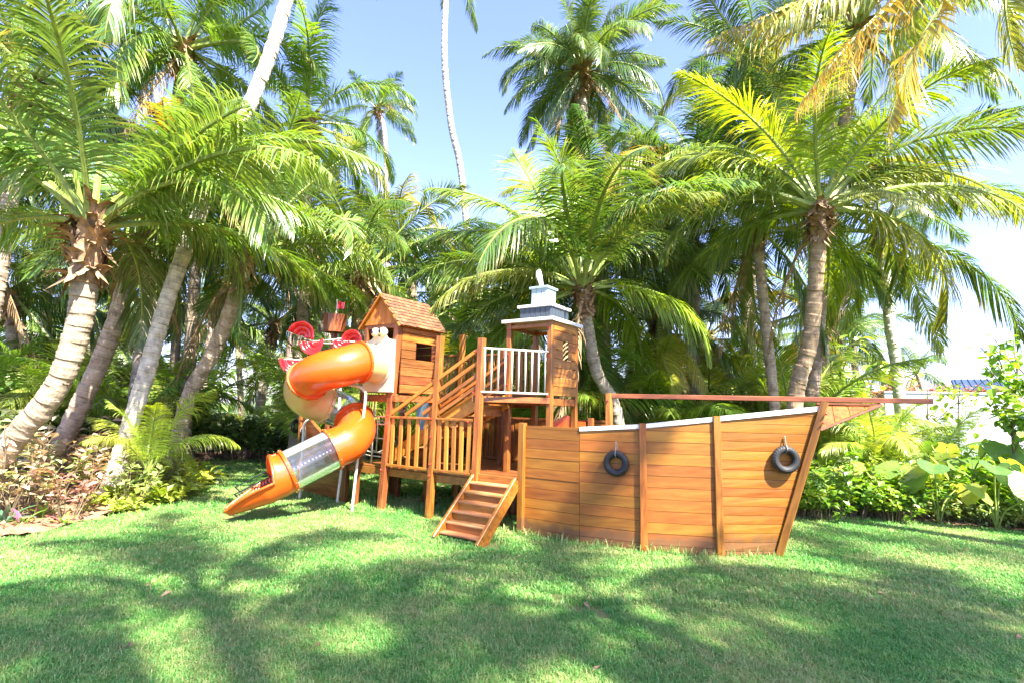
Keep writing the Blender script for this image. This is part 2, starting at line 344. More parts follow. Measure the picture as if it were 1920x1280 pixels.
def inside(x, y, poly):
    c = False; n = len(poly)
    for i in range(n):
        x1, y1 = poly[i]; x2, y2 = poly[(i + 1) % n]
        if (y1 > y) != (y2 > y) and x < (x2 - x1) * (y - y1) / (y2 - y1) + x1: c = not c
    return c
def bed(name, poly, res, amp, seed):
    xs = [p[0] for p in poly]; ys = [p[1] for p in poly]
    x0, x1, y0, y1 = min(xs), max(xs), min(ys), max(ys); nx = int((x1 - x0) / res) + 1; ny = int((y1 - y0) / res) + 1
    v = []; f = []; idx = {}
    def vid(i, j):
        if (i, j) not in idx:
            x = x0 + i * res; y = y0 + j * res; idx[(i, j)] = len(v)
            z = 0.012 + amp * (.5 + noise.noise(Vector((x * 3, y * 3, seed)))) + .5 * amp * noise.noise(Vector((x * 11, y * 11, seed)))
            x += .05 * noise.noise(Vector((x * 9, y * 9, 5))); v.append((x, y, max(z, .003)))
        return idx[(i, j)]
    for i in range(nx):
        for j in range(ny):
            if inside(x0 + (i + .5) * res, y0 + (j + .5) * res, poly): f.append((vid(i, j), vid(i+1, j), vid(i+1, j+1), vid(i, j+1)))
    return tag(part(name, v, f, M['soil'], smooth=True), kind='structure')
bed('flower_bed_left', LBx + [(-6, 17), (-13, 17), (-13, 4)], .07, .05, 1)
bed('flower_bed_right', [(x, y) for x, y in RBx] + [(14, 12), (3.8, 12)], .09, .05, 2)
# ------------------------------------------------------------------ the ship: frame of its own
A0 = Vector((-.49, 7.38, 0)); TH = R(34.2)
U = Vector((math.cos(TH), -math.sin(TH), 0)); NV = Vector((math.sin(TH), math.cos(TH), 0)); Z = Vector((0, 0, 1))
def S(a, b, z=0.0): return A0 + U * a + NV * b + Z * z
ship = thing('playground_ship', S(0, 1.1), 'wooden pirate ship playground with stairs, railings, playhouse and lookout tower on the lawn', 'playground')
DZ = 0.67; UZ = 1.76; PW = .09
# hull
HB = [(.74, .10), (1.555, .114), (2.30, .26), (3.045, .607), (3.55, 1.06)]
HT = [(.76, .06), (1.57, .07), (2.31, .21), (3.05, .55), (4.06, 1.06)]
HZ = [1.385, 1.39, 1.45, 1.555, 1.70]
def hp(i, z, mir=False):
    t = z / HZ[i]; a = HB[i][0] + (HT[i][0] - HB[i][0]) * t; b = HB[i][1] + (HT[i][1] - HB[i][1]) * t
    return S(a, 2.2 - b if mir else b, z)
def clip_poly(z0, z1, zl, zr):
    """polygon in (s,z) of the row z0..z1 below the sheer line zl..zr"""
    poly = [(0, z0), (1, z0), (1, z1), (0, z1)]; out = []
    top = lambda s: zl + (zr - zl) * s
    for k in range(4):
        p, q = poly[k], poly[(k + 1) % 4]; dp = top(p[0]) - p[1]; dq = top(q[0]) - q[1]
        if dp >= 0: out.append(p)
        if dp * dq < 0: t = dp / (dp - dq); out.append((p[0] + (q[0] - p[0]) * t, p[1] + (q[1] - p[1]) * t))
    return out
for pi in range(4):
    zt0, zt1 = HZ[pi], HZ[pi + 1]
    p0, p1 = hp(pi, 0), hp(pi + 1, 0); q0, q1 = hp(pi, zt0), hp(pi + 1, zt1)
    xd = ((p1 - p0) + (q1 - q0)).normalized(); nin = Z.cross(xd).normalized()
    if nin.dot(NV) < 0: nin = -nin
    dl = .028 if pi < 3 else .16
    lin = prism('hull_side', [p0 + nin*dl, p1 + nin*dl, q1 + nin*dl - Z*.03, q0 + nin*dl - Z*.03], nin * .03, M['red_wood'], ship, xd)
    nrow = 11 if pi < 3 else 17
    zz = [-.02]; step = 1.40 / nrow if pi < 3 else 1.72 / nrow
    while zz[-1] < 1.75: zz.append(zz[-1] + step * random.uniform(.94, 1.06))
    for k in range(len(zz) - 1):
        pl = clip_poly(zz[k] + .002, zz[k + 1] - .0025, zt0 - .004, zt1 - .004)
        if len(pl) < 3: continue
        if max(p[1] for p in pl) - min(p[1] for p in pl) < .012: continue
        off = nin * random.uniform(-.0035, .002)
        pts = []
        for s, z in pl:
            L_, R_ = hp(pi, z), hp(pi + 1, z); d = (R_ - L_).normalized(); pts.append(L_ + (R_ - L_) * s + d * (.003 if s < .5 else -.003) + off)
        prism('plank', pts, nin * .024, M['hull'], lin, xd)
    # white capping
    if pi:
        e0 = q0; e1 = q1; cw = [e0 - Z*.045, e1 - Z*.045, e1 + Z*.004, e0 + Z*.004]
        prism('gunwale', [p - nin*.014 for p in cw], nin * .085, M['white'], ship, xd)
    far = [hp(pi, 0, True), hp(pi+1, 0, True), hp(pi+1, zt1, True), hp(pi, zt0, True)]
    prism('far_hull_side', far, (-NV) * .03, M['hull'], ship, xd)
def on_edge(i, w, name, extra=.0, mat='wood', th=.05, ztop=0):
    b, t = hp(i, -.03), hp(i, HZ[i] + ztop)
    prev, nxt = hp(max(i-1, 0), .5), hp(min(i+1, 4), .5); xd = (nxt - prev).normalized(); nin = Z.cross(xd)
    if nin.dot(NV) < 0: nin = -nin
    board(name, b - nin*.012, t - nin*.012, w, th, nin, M[mat], ship)
on_edge(0, .085, 'hull_post', ztop=.03, mat='hull', th=.09)
on_edge(2, .08, 'batten', ztop=.012); on_edge(3, .08, 'batten', ztop=.012)
# stem
sb, st = hp(4, -.03), hp(4, HZ[4] + .0); sd_ = (st - sb).normalized()
board('stem', sb + U*.02, st + U*.02 + sd_*.06, .075, .10, NV, M['wood'], ship)
# long level pole and its post
pz = 1.79
pole0 = at(1138, 748, 7.0); pole1 = at(1748, 755, 6.0); pole0.z = pz; pole1.z = pz
board('bowsprit', pole0, pole1, .06, .06, Z, M['red_wood'], ship)
board('bowsprit_post', Vector((pole0.x, pole0.y, .2)) + U*.03, Vector((pole0.x, pole0.y, pz + .035)) + U*.03, .075, .075, NV, M['wood'], ship)
pd = (pole1 - pole0).normalized()
# bracket below the pole at the bow: vertical boards with a frame
g0 = st + U*.04 + Z*.0; gtop = pz - .035
def on_pole(t):
    q = pole0 + pd * t; return Vector((q.x, q.y, gtop))
tA = (g0 - pole0).dot(pd); tB = tA + .66
low = hp(4, 1.44) + U*.05
bk = MB(); a_, b_ = on_pole(tA), on_pole(tB)
bk.board(a_ - Z*.015, b_ - Z*.015, .03, .05, Z.cross(pd)); bk.board(low, b_ - Z*.02, .028, .05, Z.cross(pd))
brk = bk.build('bow_bracket', M['red_wood'], ship)
for k in range(4):
    s0, s1 = k / 4 + .004, (k + 1) / 4 - .006
    f0, f1 = a_ + (b_ - a_)*s0, a_ + (b_ - a_)*s1; l0, l1 = low + (b_ - low)*s0, low + (b_ - low)*s1
    prism('bracket_board', [f0 - Z*.03, f1 - Z*.03, l1 + Z*.01, l0 + Z*.01], Z.cross(pd) * .02, M['red_wood'], brk, Z)
# posts that stand on the ground
def post(a, b, z0, z1, w=PW, mat='red_wood', lean=(0, 0), name='post'):
    return board(name, S(a, b, z0), S(a + lean[0], b + lean[1], z1), w, w, U, M[mat], ship)
post(.04, 0, -.05, 2.55, mat='wood', lean=(.05, 0)); post(-.76, 0, -.05, 2.62, mat='wood', lean=(.09, 0))
post(-1.74, 0, -.05, 2.86, .10, lean=(.18, 0)); post(-2.34, 0, -.05, 2.86, .08, lean=(.08, 0))
post(-2.62, .02, -.05, DZ + .02, .09)
for a in (-2.62, -1.73, -.8, 0, .74):
    for b in (1.06, 2.12):
        if (a, b) != (-1.73, 1.06) and (a, b) != (.74, 1.06): post(a, b, -.05, DZ - .02, .10, 'red_wood')
post(-1.66, .90, -.05, 2.84, lean=(.10, 0)); post(-2.34, .90, -.05, 2.84, lean=(.08, 0))
# lower deck
dk = MB()
for b in (0.05, 1.06, 2.12): dk.board(S(-2.62, b, DZ - .085), S(.74, b, DZ - .085), .11, .05, NV)
for a in (-2.62, -1.73, -.9, -.05, .72): dk.board(S(a, .08, DZ - .09), S(a, 2.1, DZ - .09), .10, .04, U)
deck = dk.build('deck', M['wood'], ship)
k = 0; b = .03
while b < 2.15:
    board('deck_board', S(-2.66, b + .058, DZ - .014), S(.78, b + .058, DZ - .014), .113, .028, Z, M['red_wood'], deck); b += .118
# fences
def fence(a0, b0, a1, b1, z0, z1, n, sw=.065, mat='wood', smat='pale_wood', rails=(True, True)):
    f = MB(); p0, p1 = S(a0, b0), S(a1, b1); d = (p1 - p0).normalized(); nn = Z.cross(d)
    f.board(p0 + Z*(z1 - .018), p1 + Z*(z1 - .018), .07, .036, Z); 
    o = f.build('fence', M[mat], ship); board('bottom_rail', p0 + Z*(z0 + .02), p1 + Z*(z0 + .02), .05, .04, Z, M[mat], o); L_ = (p1 - p0).length
    for i in range(n):
        c = p0 + d * (L_ * (i + .5) / n) + nn * random.uniform(-.004, .004) - nn*.0
        tilt = d * random.uniform(-.006, .006)
        board('slat', c + Z*(z0 + .042) - tilt, c + Z*(z1 - .037) + tilt, sw, .022, nn, M[smat], o)
    return o
fence(-1.65, -.01, -.78, -.01, DZ + .01, 1.44, 5, .07); fence(-.68, -.01, -.0, -.01, DZ + .01, 1.44, 5, .07)
fence(-1.66, 2.14, .02, 2.14, DZ + .01, 1.44, 15, .09, 'red_wood', 'wood'); fence(.1, 2.14, 1.0, 2.14, DZ + .01, 1.44, 7, .07, 'red_wood', 'wood')
# upper walkway with its fences
wk = MB()
for b in (1.02, 1.56): wk.board(S(-1.62, b, UZ - .09), S(-.05, b, UZ - .09), .12, .045, NV)
walk = wk.build('upper_walkway', M['red_wood'], ship)
for i in range(14): board('walkway_board', S(-1.56 + i*.115, .84, UZ - .014), S(-1.56 + i*.115, 1.60, UZ - .014), .11, .028, Z, M['red_wood'], walk)
post(-1.60, 1.58, -.05, 2.60, .085, 'red_wood'); post(-1.33, 1.30, -.05, 2.84, .085, 'wood'); post(-.66, 1.58, -.05, 2.58, .08, 'red_wood')
fence(-2.3, 1.62, -1.66, 1.60, UZ + .03, 2.54, 6, .05, 'red_wood', 'wood'); fence(-1.54, 1.58, -.72, 1.58, UZ + .03, 2.52, 9, .05, 'red_wood', 'wood'); fence(-.6, 1.58, -.04, 1.58, UZ + .03, 2.52, 6, .05, 'red_wood', 'wood')
# inner stairs: treads, stringers, sloping hand rails
SL = .56
ins = MB()
for bb in (.10, .76): ins.board(S(-1.72, bb, 1.70 - SL*1.72 + .05), S(.0, bb, 1.70 + .0), .20, .04, NV)
inner = ins.build('inner_stairs', M['pale_wood'], ship)
for i in range(6):
    zc = DZ + (UZ - DZ) * (i + .6) / 6.4; aa = (zc - 1.72) / SL
    board('tread', S(aa, .11, zc), S(aa, .74, zc), .24, .03, Z, M['tread'], inner)
    board('riser', S(aa + .1, .11, zc - .08), S(aa + .1, .74, zc - .08), .13, .018, U, M['wood'], inner)
for j, (z0, a_lo) in enumerate(((2.37, -1.60), (2.19, -1.30), (2.02, -.95), (1.86, -.80))):
    board('stair_rail', S(a_lo, -.012 if j % 2 == 0 else -.012, z0 + SL*a_lo), S(.04, -.012, z0 + .02), .055, .03, NV, M['pale_wood' if j < 2 else 'wood'], ship)
    if j < 3: board('stair_rail', S(-1.5, .83, z0 - .02 + SL*-1.5), S(.0, .83, z0 - .02), .05, .03, NV, M['wood'], ship)
# front stairs
fs = MB(); run = .70
for aa in (.035, .70):
    fs.board(S(aa, -run - .04, -.02), S(aa, .03, DZ - .01), .17, .045, U)
stairs = fs.build('front_stairs', M['wood'], ship)
for i in range(6):
    zc = .07 + i * (DZ - .07) / 5.55; bb = -run + run * (zc / DZ) + .0
    board('tread', S(.06, bb, zc), S(.675, bb, zc), .155, .026, Z, M['tread'], stairs)
    board('riser', S(.06, bb + .065, zc + .06), S(.675, bb + .065, zc + .06), .10, .016, NV, M['wood'], stairs)
# playhouse
HA0, HA1, HB0, HB1 = -2.26, -1.56, 0, .90; EZ, RZ = 2.87, 3.36; HAc = (HA0 + HA1) / 2
ph = MB()
for b in (HB0, HB1): ph.board(S(HA0 + .03, b, EZ - .03), S(HA1 - .03, b, EZ - .03), .07, .06, NV); ph.board(S(HA0 - .04, b - .012, UZ - .055), S(HA1 + .05, b - .012, UZ - .055), .10, .05, NV)
for a in (HA0, HA1): ph.board(S(a, HB0, UZ - .055), S(a, HB1, UZ - .055), .10, .05, U)
ph.board(S(HAc, HB0 - .06, RZ - .05), S(HAc, HB1 + .06, RZ - .05), .05, .05, U)
house = ph.build('playhouse', M['red_wood'], ship)
for k in range(9): board('floor_board', S(HA0 + .03, .06 + k*.118, UZ - .005), S(HA1 - .03, .06 + k*.118, UZ - .005), .112, .022, Z, M['red_wood'], house)
nb = 8; hz = (EZ - UZ - .03) / nb
for k in range(nb):
    z0 = UZ + .03 + k * hz; zc = z0 + hz / 2; segs = [(.05, HB1 - .04)]
    if k in (4, 5): segs = [(.05, .36), (.74, HB1 - .04)]
    for s0, s1 in segs: board('wall_board', S(HA1 + .036, s0, zc), S(HA1 + .036, s1, zc), hz - .006, .022, U, M['wood' if k > 5 else 'red_wood'], house)
    board('wall_board', S(HA0 - .03, .04, zc), S(HA0 - .03, HB1, zc), hz - .006, .022, U, M['red_wood'], house)
    board('wall_board', S(HA0 + .02, HB1 + .03, zc), S(HA1 - .02, HB1 + .03, zc), hz - .006, .022, NV, M['red_wood'], house)
fw = .40; sl = (RZ - EZ) / (HAc - (HA0 - .08)); OH = .10
for k in range(5):    # gable boards
    x0 = HA0 - .05 + (HA1 - HA0 + .10) * k / 5 + .002; x1 = HA0 - .05 + (HA1 - HA0 + .10) * (k + 1) / 5 - .002
    zt = lambda x: RZ - .015 - abs(x - HAc) * sl
    pl = [S(x0, -.05, EZ - .0), S(x1, -.05, EZ - .0), S(x1, -.05, zt(x1))]
    if x0 < HAc < x1: pl.append(S(HAc, -.05, zt(HAc)))
    pl.append(S(x0, -.05, zt(x0)))
    prism('gable_board', pl, NV * .02, M['pale_wood'], house, Z)
for sgn in (-1, 1):   # roof slopes
    e = S(HAc + sgn * ((RZ - EZ + .05) / sl), 0, EZ - .05); r_ = S(HAc, 0, RZ); 
    dn = (e - r_); L_ = dn.length; dn.normalize(); nn = dn.cross(NV) * (1 if dn.cross(NV).z > 0 else -1)
    rs = MB(); rs.board(r_ + NV*-.085 + dn*(L_/2), r_ + NV*(HB1 + .09) + dn*(L_/2), L_, .018, nn); rf = rs.build('roof', M['pale_wood'], ship)
    rows = 9; cols = 13; D = HB1 + .19
    for i in range(rows):
        cc = -.095 - (i % 2) * .04
        while cc < HB1 + .09:
            w_ = random.uniform(.065, .105); w_ = min(w_, HB1 + .10 - cc)
            if w_ > .02:
                c0 = r_ + NV*(cc + w_/2) + dn * (L_ * (i + .0) / rows - .0)
                c1 = r_ + NV*(cc + w_/2) + dn * (L_ * (i + 1.12) / rows + random.uniform(-.004, .006))
                board('shingle', c0 + nn*(.010 + .004), c1 + nn*.026, w_ - .005, .010, nn, M['shingle'], rf)
            cc += w_
    # barge board on the gable edge
    board('barge_board', r_ + NV*-.092 - Z*.012, r_ + NV*-.092 + dn*L_ - Z*.012, .035, .02, NV, M['pale_wood'], house)
# lookout tower with the triangular balcony
TA0, TA1, TB0, TB1 = 0.0, .717, .81, 1.57
for a, b, zb in ((TA0, TB0, -.05), (TA1, TB0, -.05), (TA1, TB1, -.05), (TA0, TB1, -.05)): post(a, b, zb, 2.86, .08, 'wood')
tw = MB()
tw.board(S(-.04, -.02, UZ - .045), S(TA1 + .02, TB0 - .04, UZ - .045), .085, .035, NV - U)
for b in (TB0, TB1): tw.board(S(TA0, b, UZ - .06), S(TA1, b, UZ - .06), .10, .05, NV)
for a in (TA0, TA1): tw.board(S(a, TB0 - .05, UZ - .06), S(a, TB1, UZ - .06), .10, .05, U)
tw.board(S(0, 0, UZ - .06), S(0, TB0, UZ - .06), .10, .04, U)
tower = tw.build('lookout_tower', M['wood'], ship)
tf = MB()
for b in (TB0, TB1): tf.board(S(TA0, b, 2.81), S(TA1, b, 2.81), .06, .05, NV)
for a in (TA0, TA1): tf.board(S(a, TB0, 2.81), S(a, TB1, 2.81), .06, .05, U)
tf.build('roof_frame', M['wood'], tower)
for k in range(13):
    b0 = .03 + k * .119
    if b0 > TB1: break
    amax = min(TA1 - .02, TA1 * (b0 / TB0)) if b0 < TB0 else TA1 - .02
    if amax > .06: board('floor_board', S(.0, b0 + .05, UZ - .012), S(amax, b0 + .05, UZ - .012), .112, .024, Z, M['red_wood'], tower)
hz = (2.86 - UZ - .02) / 8
for k in range(8):
    zc = UZ + .03 + (k + .5) * hz; segs = [(TB0 + .03, TB1 - .03)]
    if k in (4, 5): segs = [(TB0 + .03, TB0 + .30), (TB0 + .50, TB1 - .03)]
    for s0, s1 in segs: board('wall_board', S(TA1 + .03, s0, zc), S(TA1 + .03, s1, zc), hz - .006, .022, U, M['wood'], tower)
# white balcony railing
def pipe(pts, r=.014, k=8): m = MB(); m.tube(pts, r, k); return m
r0, r1 = S(.11, -.02, 0), S(TA1 + .0, TB0 - .06, 0)
rl = MB(); rl.tube([r0 + Z*2.41, r1 + Z*2.41], .016); rl.tube([r0 + Z*1.81, r1 + Z*1.81], .016)
rail = rl.build('balcony_railing', M['whitemetal'], ship, True)
for i in range(10):
    c = r0 + (r1 - r0) * ((i + .45) / 9.9); m = MB(); m.tube([c + Z*1.815, c + Z*2.405], .0115, 8); m.build('baluster', M['whitemetal'], rail, True)
def slab(name, a0, a1, b0, b1, z0, z1, mat, parent):
    return board(name, S(a0, (b0+b1)/2, (z0+z1)/2), S(a1, (b0+b1)/2, (z0+z1)/2), b1 - b0, z1 - z0, Z, M[mat], parent)
rf = slab('tower_roof', TA0 - .09, TA1 + .09, TB0 - .10, TB1 + .10, 2.865, 2.915, 'white', ship)
ca, cb = (TA0 + TA1) / 2 + .02, (TB0 + TB1) / 2
slab('upper_tier_lid', ca - .305, ca + .305, cb - .305, cb + .305, 3.115, 3.155, 'white', rf)
for i in range(6):
    w = .54 / 6; x = -.27 + (i + .5) * w
    for (p, q, nn) in (((x, -.27), 0, NV), ((x, .27), 0, NV), ((-.27, x), 0, U), ((.27, x), 0, U)):
        c = S(ca + p[0], cb + p[1]); board('tier_board', c + Z*2.917, c + Z*3.113, w - .006, .018, nn, M['greypaint'], rf)
for i in range(3):
    w = .27 / 3; x = -.135 + (i + .5) * w
    for (p, nn) in (((x, -.135), NV), ((x, .135), NV), ((-.135, x), U), ((.135, x), U)):
        c = S(ca + p[0] - .02, cb + p[1]); board('chimney_board', c + Z*3.157, c + Z*3.43, w - .005, .018, nn, M['bluewhite'], rf)
slab('chimney_cap', ca - .185, ca + .145, cb - .165, cb + .165, 3.43, 3.465, 'bluewhite', rf)
# white plume shaped ornament on the cap
o_ = MB(); oc = S(ca - .06, cb, 3.465)
o_.tube([oc, oc + Vector((-.01, 0, .08)), oc + Vector((-.045, 0, .20)), oc + Vector((-.05, 0, .27)), oc + Vector((-.035, 0, .30))], [.030, .035, .052, .040, .012], 12)
v = [Vector((p.x, oc.y + (p.y - oc.y) * .45, p.z)) for p in o_.v]; o_.v = v
o_.build('ornament', M['white'], rf, True)
# red bolt caps
bolts = [(0, -.05, z) for z in (1.80, 2.36)] + [(-.74, -.055, z) for z in (.62, 1.16, 1.42, .78)] + [(-1.73, -.055, z) for z in (.62, 1.42, 1.76)] + \
        [(-.08, -.045, 1.40), (-.1, -.035, .70), (-.5, -.035, .70), (-.84, -.045, 1.42), (-1.65, -.045, 1.44), (-1.35, -.035, .70), (TA1, TB0 - .045, 2.76), (TA1, TB0 - .045, 2.36), (TA1, TB0 - .045, 1.78), (0, TB0 - .045, 2.78), (0, TB0 - .045, 2.4), (0, TB0 - .045, 1.95), (.06, -.08, .66)]
bm_ = MB(); bm_.ball((0, 0, 0), .013, k=5)
bme = mesh_from('bolt_cap', bm_.v, bm_.f, M['red'], True)
def bolt(p): link(bpy.data.objects.new('bolt_cap', bme), ship, Matrix.Translation(p))
for a, b, z in bolts: bolt(S(a, b, z))
for zz_ in (1.62, 1.52): bolt(hp(4, zz_) - NV*.06 + U*.07)
bolt(pole0 + U*.03 - NV*.045 - Z*.06)
# the other bow, at the left
LHB = [(-2.66, .04), (-4.15, .26), (-5.25, 1.10)]; LHT = [(-2.66, .0), (-4.2, .22), (-5.55, 1.10)]; LZ = [.70, 1.46, 1.74]
def lp(i, z): t = z / LZ[i]; return S(LHB[i][0] + (LHT[i][0] - LHB[i][0])*t, LHB[i][1] + (LHT[i][1] - LHB[i][1])*t, z)
for pi in range(2):
    p0, p1, q0, q1 = lp(pi, 0), lp(pi+1, 0), lp(pi, LZ[pi]), lp(pi+1, LZ[pi+1]); xd = (p1 - p0).normalized(); nin = Z.cross(xd)
    if nin.dot(NV) < 0: nin = -nin
    lin = prism('hull_side', [p0 + nin*.028, p1 + nin*.028, q1 + nin*.028, q0 + nin*.028], nin*.03, M['red_wood'], ship, xd)
    z = -.02
    while z < 1.75:
        pl = clip_poly(z + .002, z + .128, LZ[pi], LZ[pi+1])
        if len(pl) > 2:
            def lpz(i, zz): 
                return lp(i, min(zz, LZ[i] + .0) if i else zz * 1.0)
            pts = [lp(pi, zz) + (lp(pi+1, zz) - lp(pi, zz))*s for s, zz in pl]
            prism('plank', pts, nin*.024, M['red_wood'], lin, xd)
        z += .13
board('stem', lp(2, -.03), lp(2, 1.76), .08, .09, NV, M['red_wood'], ship)
board('batten', lp(1, -.03) - NV*.02, lp(1, 1.5) - NV*.02, .08, .04, NV, M['wood'], ship)
prism('bow_bracket', [lp(2, 1.74), lp(2, 1.34) - U*.03, lp(2, 1.74) - U*.55], NV*.03, M['red_wood'], ship, U)
board('bowsprit', lp(2, 1.76) + U*.3 + Z*.03, lp(2, 1.76) - U*.62 + Z*.03, .05, .05, NV, M['red_wood'], ship)
# mast with barrel lookout and flag
mc = at(622, 700, 9.6); mc.z = 0
ms_ = MB(); ms_.board(mc + Z*.6, mc + Z*2.9, .085, .085, U); mast = ms_.build('mast', M['red_wood'], ship)
for k in range(10):
    a = 2*math.pi*k/10; a2 = 2*math.pi*(k+1)/10; q = lambda an, r, z: mc + Vector((r*math.cos(an), r*math.sin(an), z))
    prism('barrel_stave', [q(a, .20, 2.88), q(a2, .20, 2.88), q(a2, .215, 3.20), q(a, .215, 3.20)], (q((a+a2)/2, -.02, 0) - mc), M['red_wood'], mast, Z)
m = MB(); m.v = [mc + Vector((.19*math.cos(2*math.pi*k/10), .19*math.sin(2*math.pi*k/10), 2.90)) for k in range(10)]; m.f = [tuple(range(10))]; m.build('barrel_floor', M['red_wood'], mast)
fp = at(630, 600, 9.55); m = MB(); m.tube([Vector((fp.x, fp.y, 2.9)), Vector((fp.x, fp.y, 3.48))], .014); m.build('flagpole', M['whitemetal'], mast, True)
v = []; f = []
for i in range(7):
    for j in range(4):
        v.append(Vector((fp.x + .015 + i*.02, fp.y + .012*math.sin(i*1.1 + j*.4), 3.30 + j*.045 + .01*math.sin(i) + (.02*(i/6) if j == 0 else 0))))
for i in range(6):
    for j in range(3): f.append((i*4+j, (i+1)*4+j, (i+1)*4+j+1, i*4+j+1))
part('flag', v, f, M['red'], mast, None, True, 'small red flag')
# play panels under the playhouse
prism('blue_panel', [S(-2.4, 1.35, DZ + .45), S(-1.95, 1.35, DZ + .45), S(-1.95, 1.35, UZ - .1), S(-2.4, 1.35, UZ - .1)], NV*.02, M['bluepanel'], ship, U)
for k in range(4): board('back_board', S(-1.90 + k*.1, 1.30, DZ), S(-1.90 + k*.1, 1.30, 1.45), .09, .02, NV, M['red_wood'], ship)
m = MB(); 
m.tube([S(-2.12, .10, DZ), S(-2.12, .10, UZ)], .014); 
for z in (.80, .86, 1.08, 1.30, 1.42): m.tube([S(-2.12, .10, z), S(-1.78, .06, z)], .010)
for z in (.80, .86): m.tube([S(-2.5, .2, z), S(-2.12, .10, z)], .011)
m.tube([S(-2.0, .08, .86), S(-2.0, .08, 1.42)], .010)
m.tube([S(-2.22 + .26*math.cos(t), .3, 1.1 + .26*math.sin(t)) for t in [i*math.pi/12 for i in range(25)]], .011)
m.build('climbing_grid', M['whitemetal'], ship, True)
m = MB()
for r_, z in ((.2, 1.68), (.17, 1.58), (.13, 1.50)): m.tube([S(-2.02 + r_*math.cos(t), .5 + r_*math.sin(t), z) for t in [i*math.pi/10 for i in range(21)]], .009 if r_ > .18 else .005, 6)
for i in range(12):
    t = i*math.pi/6; t2 = t + .4; m.tube([S(-2.02 + .2*math.cos(t), .5 + .2*math.sin(t), 1.68), S(-2.02 + .17*math.cos(t2), .5 + .17*math.sin(t2), 1.58), S(-2.02 + .13*math.cos(t), .5 + .13*math.sin(t), 1.5)], .005, 5)
m.build('basket_net', M['whitemetal'], ship, True)
# orange panel with a wavy top inside the hull
op = [at(1036, 800, 8.3), at(1098, 800, 8.3)]
pts = []
for i in range(13):
    t = i / 12; x = op[0] + (op[1] - op[0]) * t; pts.append(Vector((x.x, x.y, 1.42 + .10*math.exp(-((t - .42) / .2)**2))))
prism('orange_panel', [Vector((op[0].x, op[0].y, .9)), Vector((op[1].x, op[1].y, .9))] + pts[::-1], Vector((0, .03, 0)), M['orange'], ship, U)
board('small_post', at(1108, 800, 7.6) * 1.0 - Z*.8, at(1108, 783, 7.6), .07, .07, U, M['wood'], ship)
# ------------------------------------------------------------------ tube slide
slide_pts = [(723, 684, 8.47), (690, 684, 8.20), (642, 687, 7.88), (603, 697, 7.84), (577, 713, 8.00), (570, 736, 8.25), (586, 750, 8.45), (612, 758, 8.62), (645, 771, 8.75), (664, 788, 8.62), (668, 808, 8.30), (652, 828, 8.00), (623, 842, 7.85), (541, 883, 7.55)]
sp = [at(*p) for p in slide_pts]
sp[0] = S((-2.26 - 1.56)/2 + .02, -.08, 2.235); sp[1] = sp[0] - NV*.36
slide = thing('tube_slide', (sp[11].x - .5, sp[11].y, 0), 'spiral tube slide of orange, cream and clear plastic sections curling down from the playhouse', 'slide')
NS = 8; full = spline(sp, NS); RT = .29
secs = [(0, 1, 'cream', 'tube_section', 'cream tube section'), (1, 4, 'orange', 'tube_section', 'orange tube elbow'), (4, 7, 'cream', 'tube_section', 'cream tube elbow'), (7, 9, 'clear', 'tube_section', 'clear tube section'), (9, 12, 'orange', 'tube_section', 'orange tube elbow'), (12, 13, 'clear', 'tube_section', 'clear tube section')]
allfr = frames(full)
for i0, i1, mt, nm, lab in secs:
    seg = allfr[i0*NS:i1*NS + 1]; k = 32; v = []; f = []
    for ri, rr in ((0, RT), (1, RT - .012)):
        for (p, t, s, u) in seg:
            for j in range(k): a = 2*math.pi*j/k; v.append(p + s*(rr*math.cos(a)) + u*(rr*math.sin(a)))
    n = len(seg)
    layers = (0, 1) if mt != 'clear' else (0,)
    for ly in layers:
        for i in range(n - 1):
            for j in range(k):
                q = (ly*n*k + i*k + j, ly*n*k + i*k + (j+1) % k, ly*n*k + (i+1)*k + (j+1) % k, ly*n*k + (i+1)*k + j); f.append(q if ly == 0 else q[::-1])
    if mt == 'clear': v = v[:n*k]
    part(nm, v, f, M[mt], slide, None, True, lab)
def flange(idx, mt, r=RT + .028, w=.022):
    p, t, s, u = allfr[idx]; v = []; f = []; k = 40
    prof = [(-w, RT - .002), (-w, r), (w, r), (w, RT - .002)]
    for q, rr in prof:
        for j in range(k): a = 2*math.pi*j/k; v.append(p + t*q + s*(rr*math.cos(a)) + u*(rr*math.sin(a)))
    for i in range(3):
        for j in range(k): f.append((i*k + j, i*k + (j+1) % k, (i+1)*k + (j+1) % k, (i+1)*k + j))
    part('flange', v, f, M[mt], slide, None, False)
for i, mt in ((1, 'orange'), (4, 'orange'), (7, 'cream'), (9, 'orange'), (12, 'orange'), (13, 'orange')): flange(i*NS, mt)
m = MB()
for idx in (1, 4, 7, 9, 12, 13):
    p, t, s_, u_ = allfr[idx*NS]
    for j in range(14): a = 2*math.pi*j/14; m.ball(p + (s_*math.cos(a) + u_*math.sin(a))*(RT + .03), .011, k=4)
m.build('flange_bolts', M['stem'], slide)
# seam bolts along the lower clear tube
m = MB()
for i in range(12):
    p, t, s, u = allfr[12*NS]; p2 = allfr[13*NS][0]; q = p + (p2 - p) * ((i + .5) / 12) ; c = q - s*0 + (CAM - q).normalized() * RT*1.0; m.ball(c, .009, k=4)
m.build('seam_bolt', M['whitemetal'], slide)
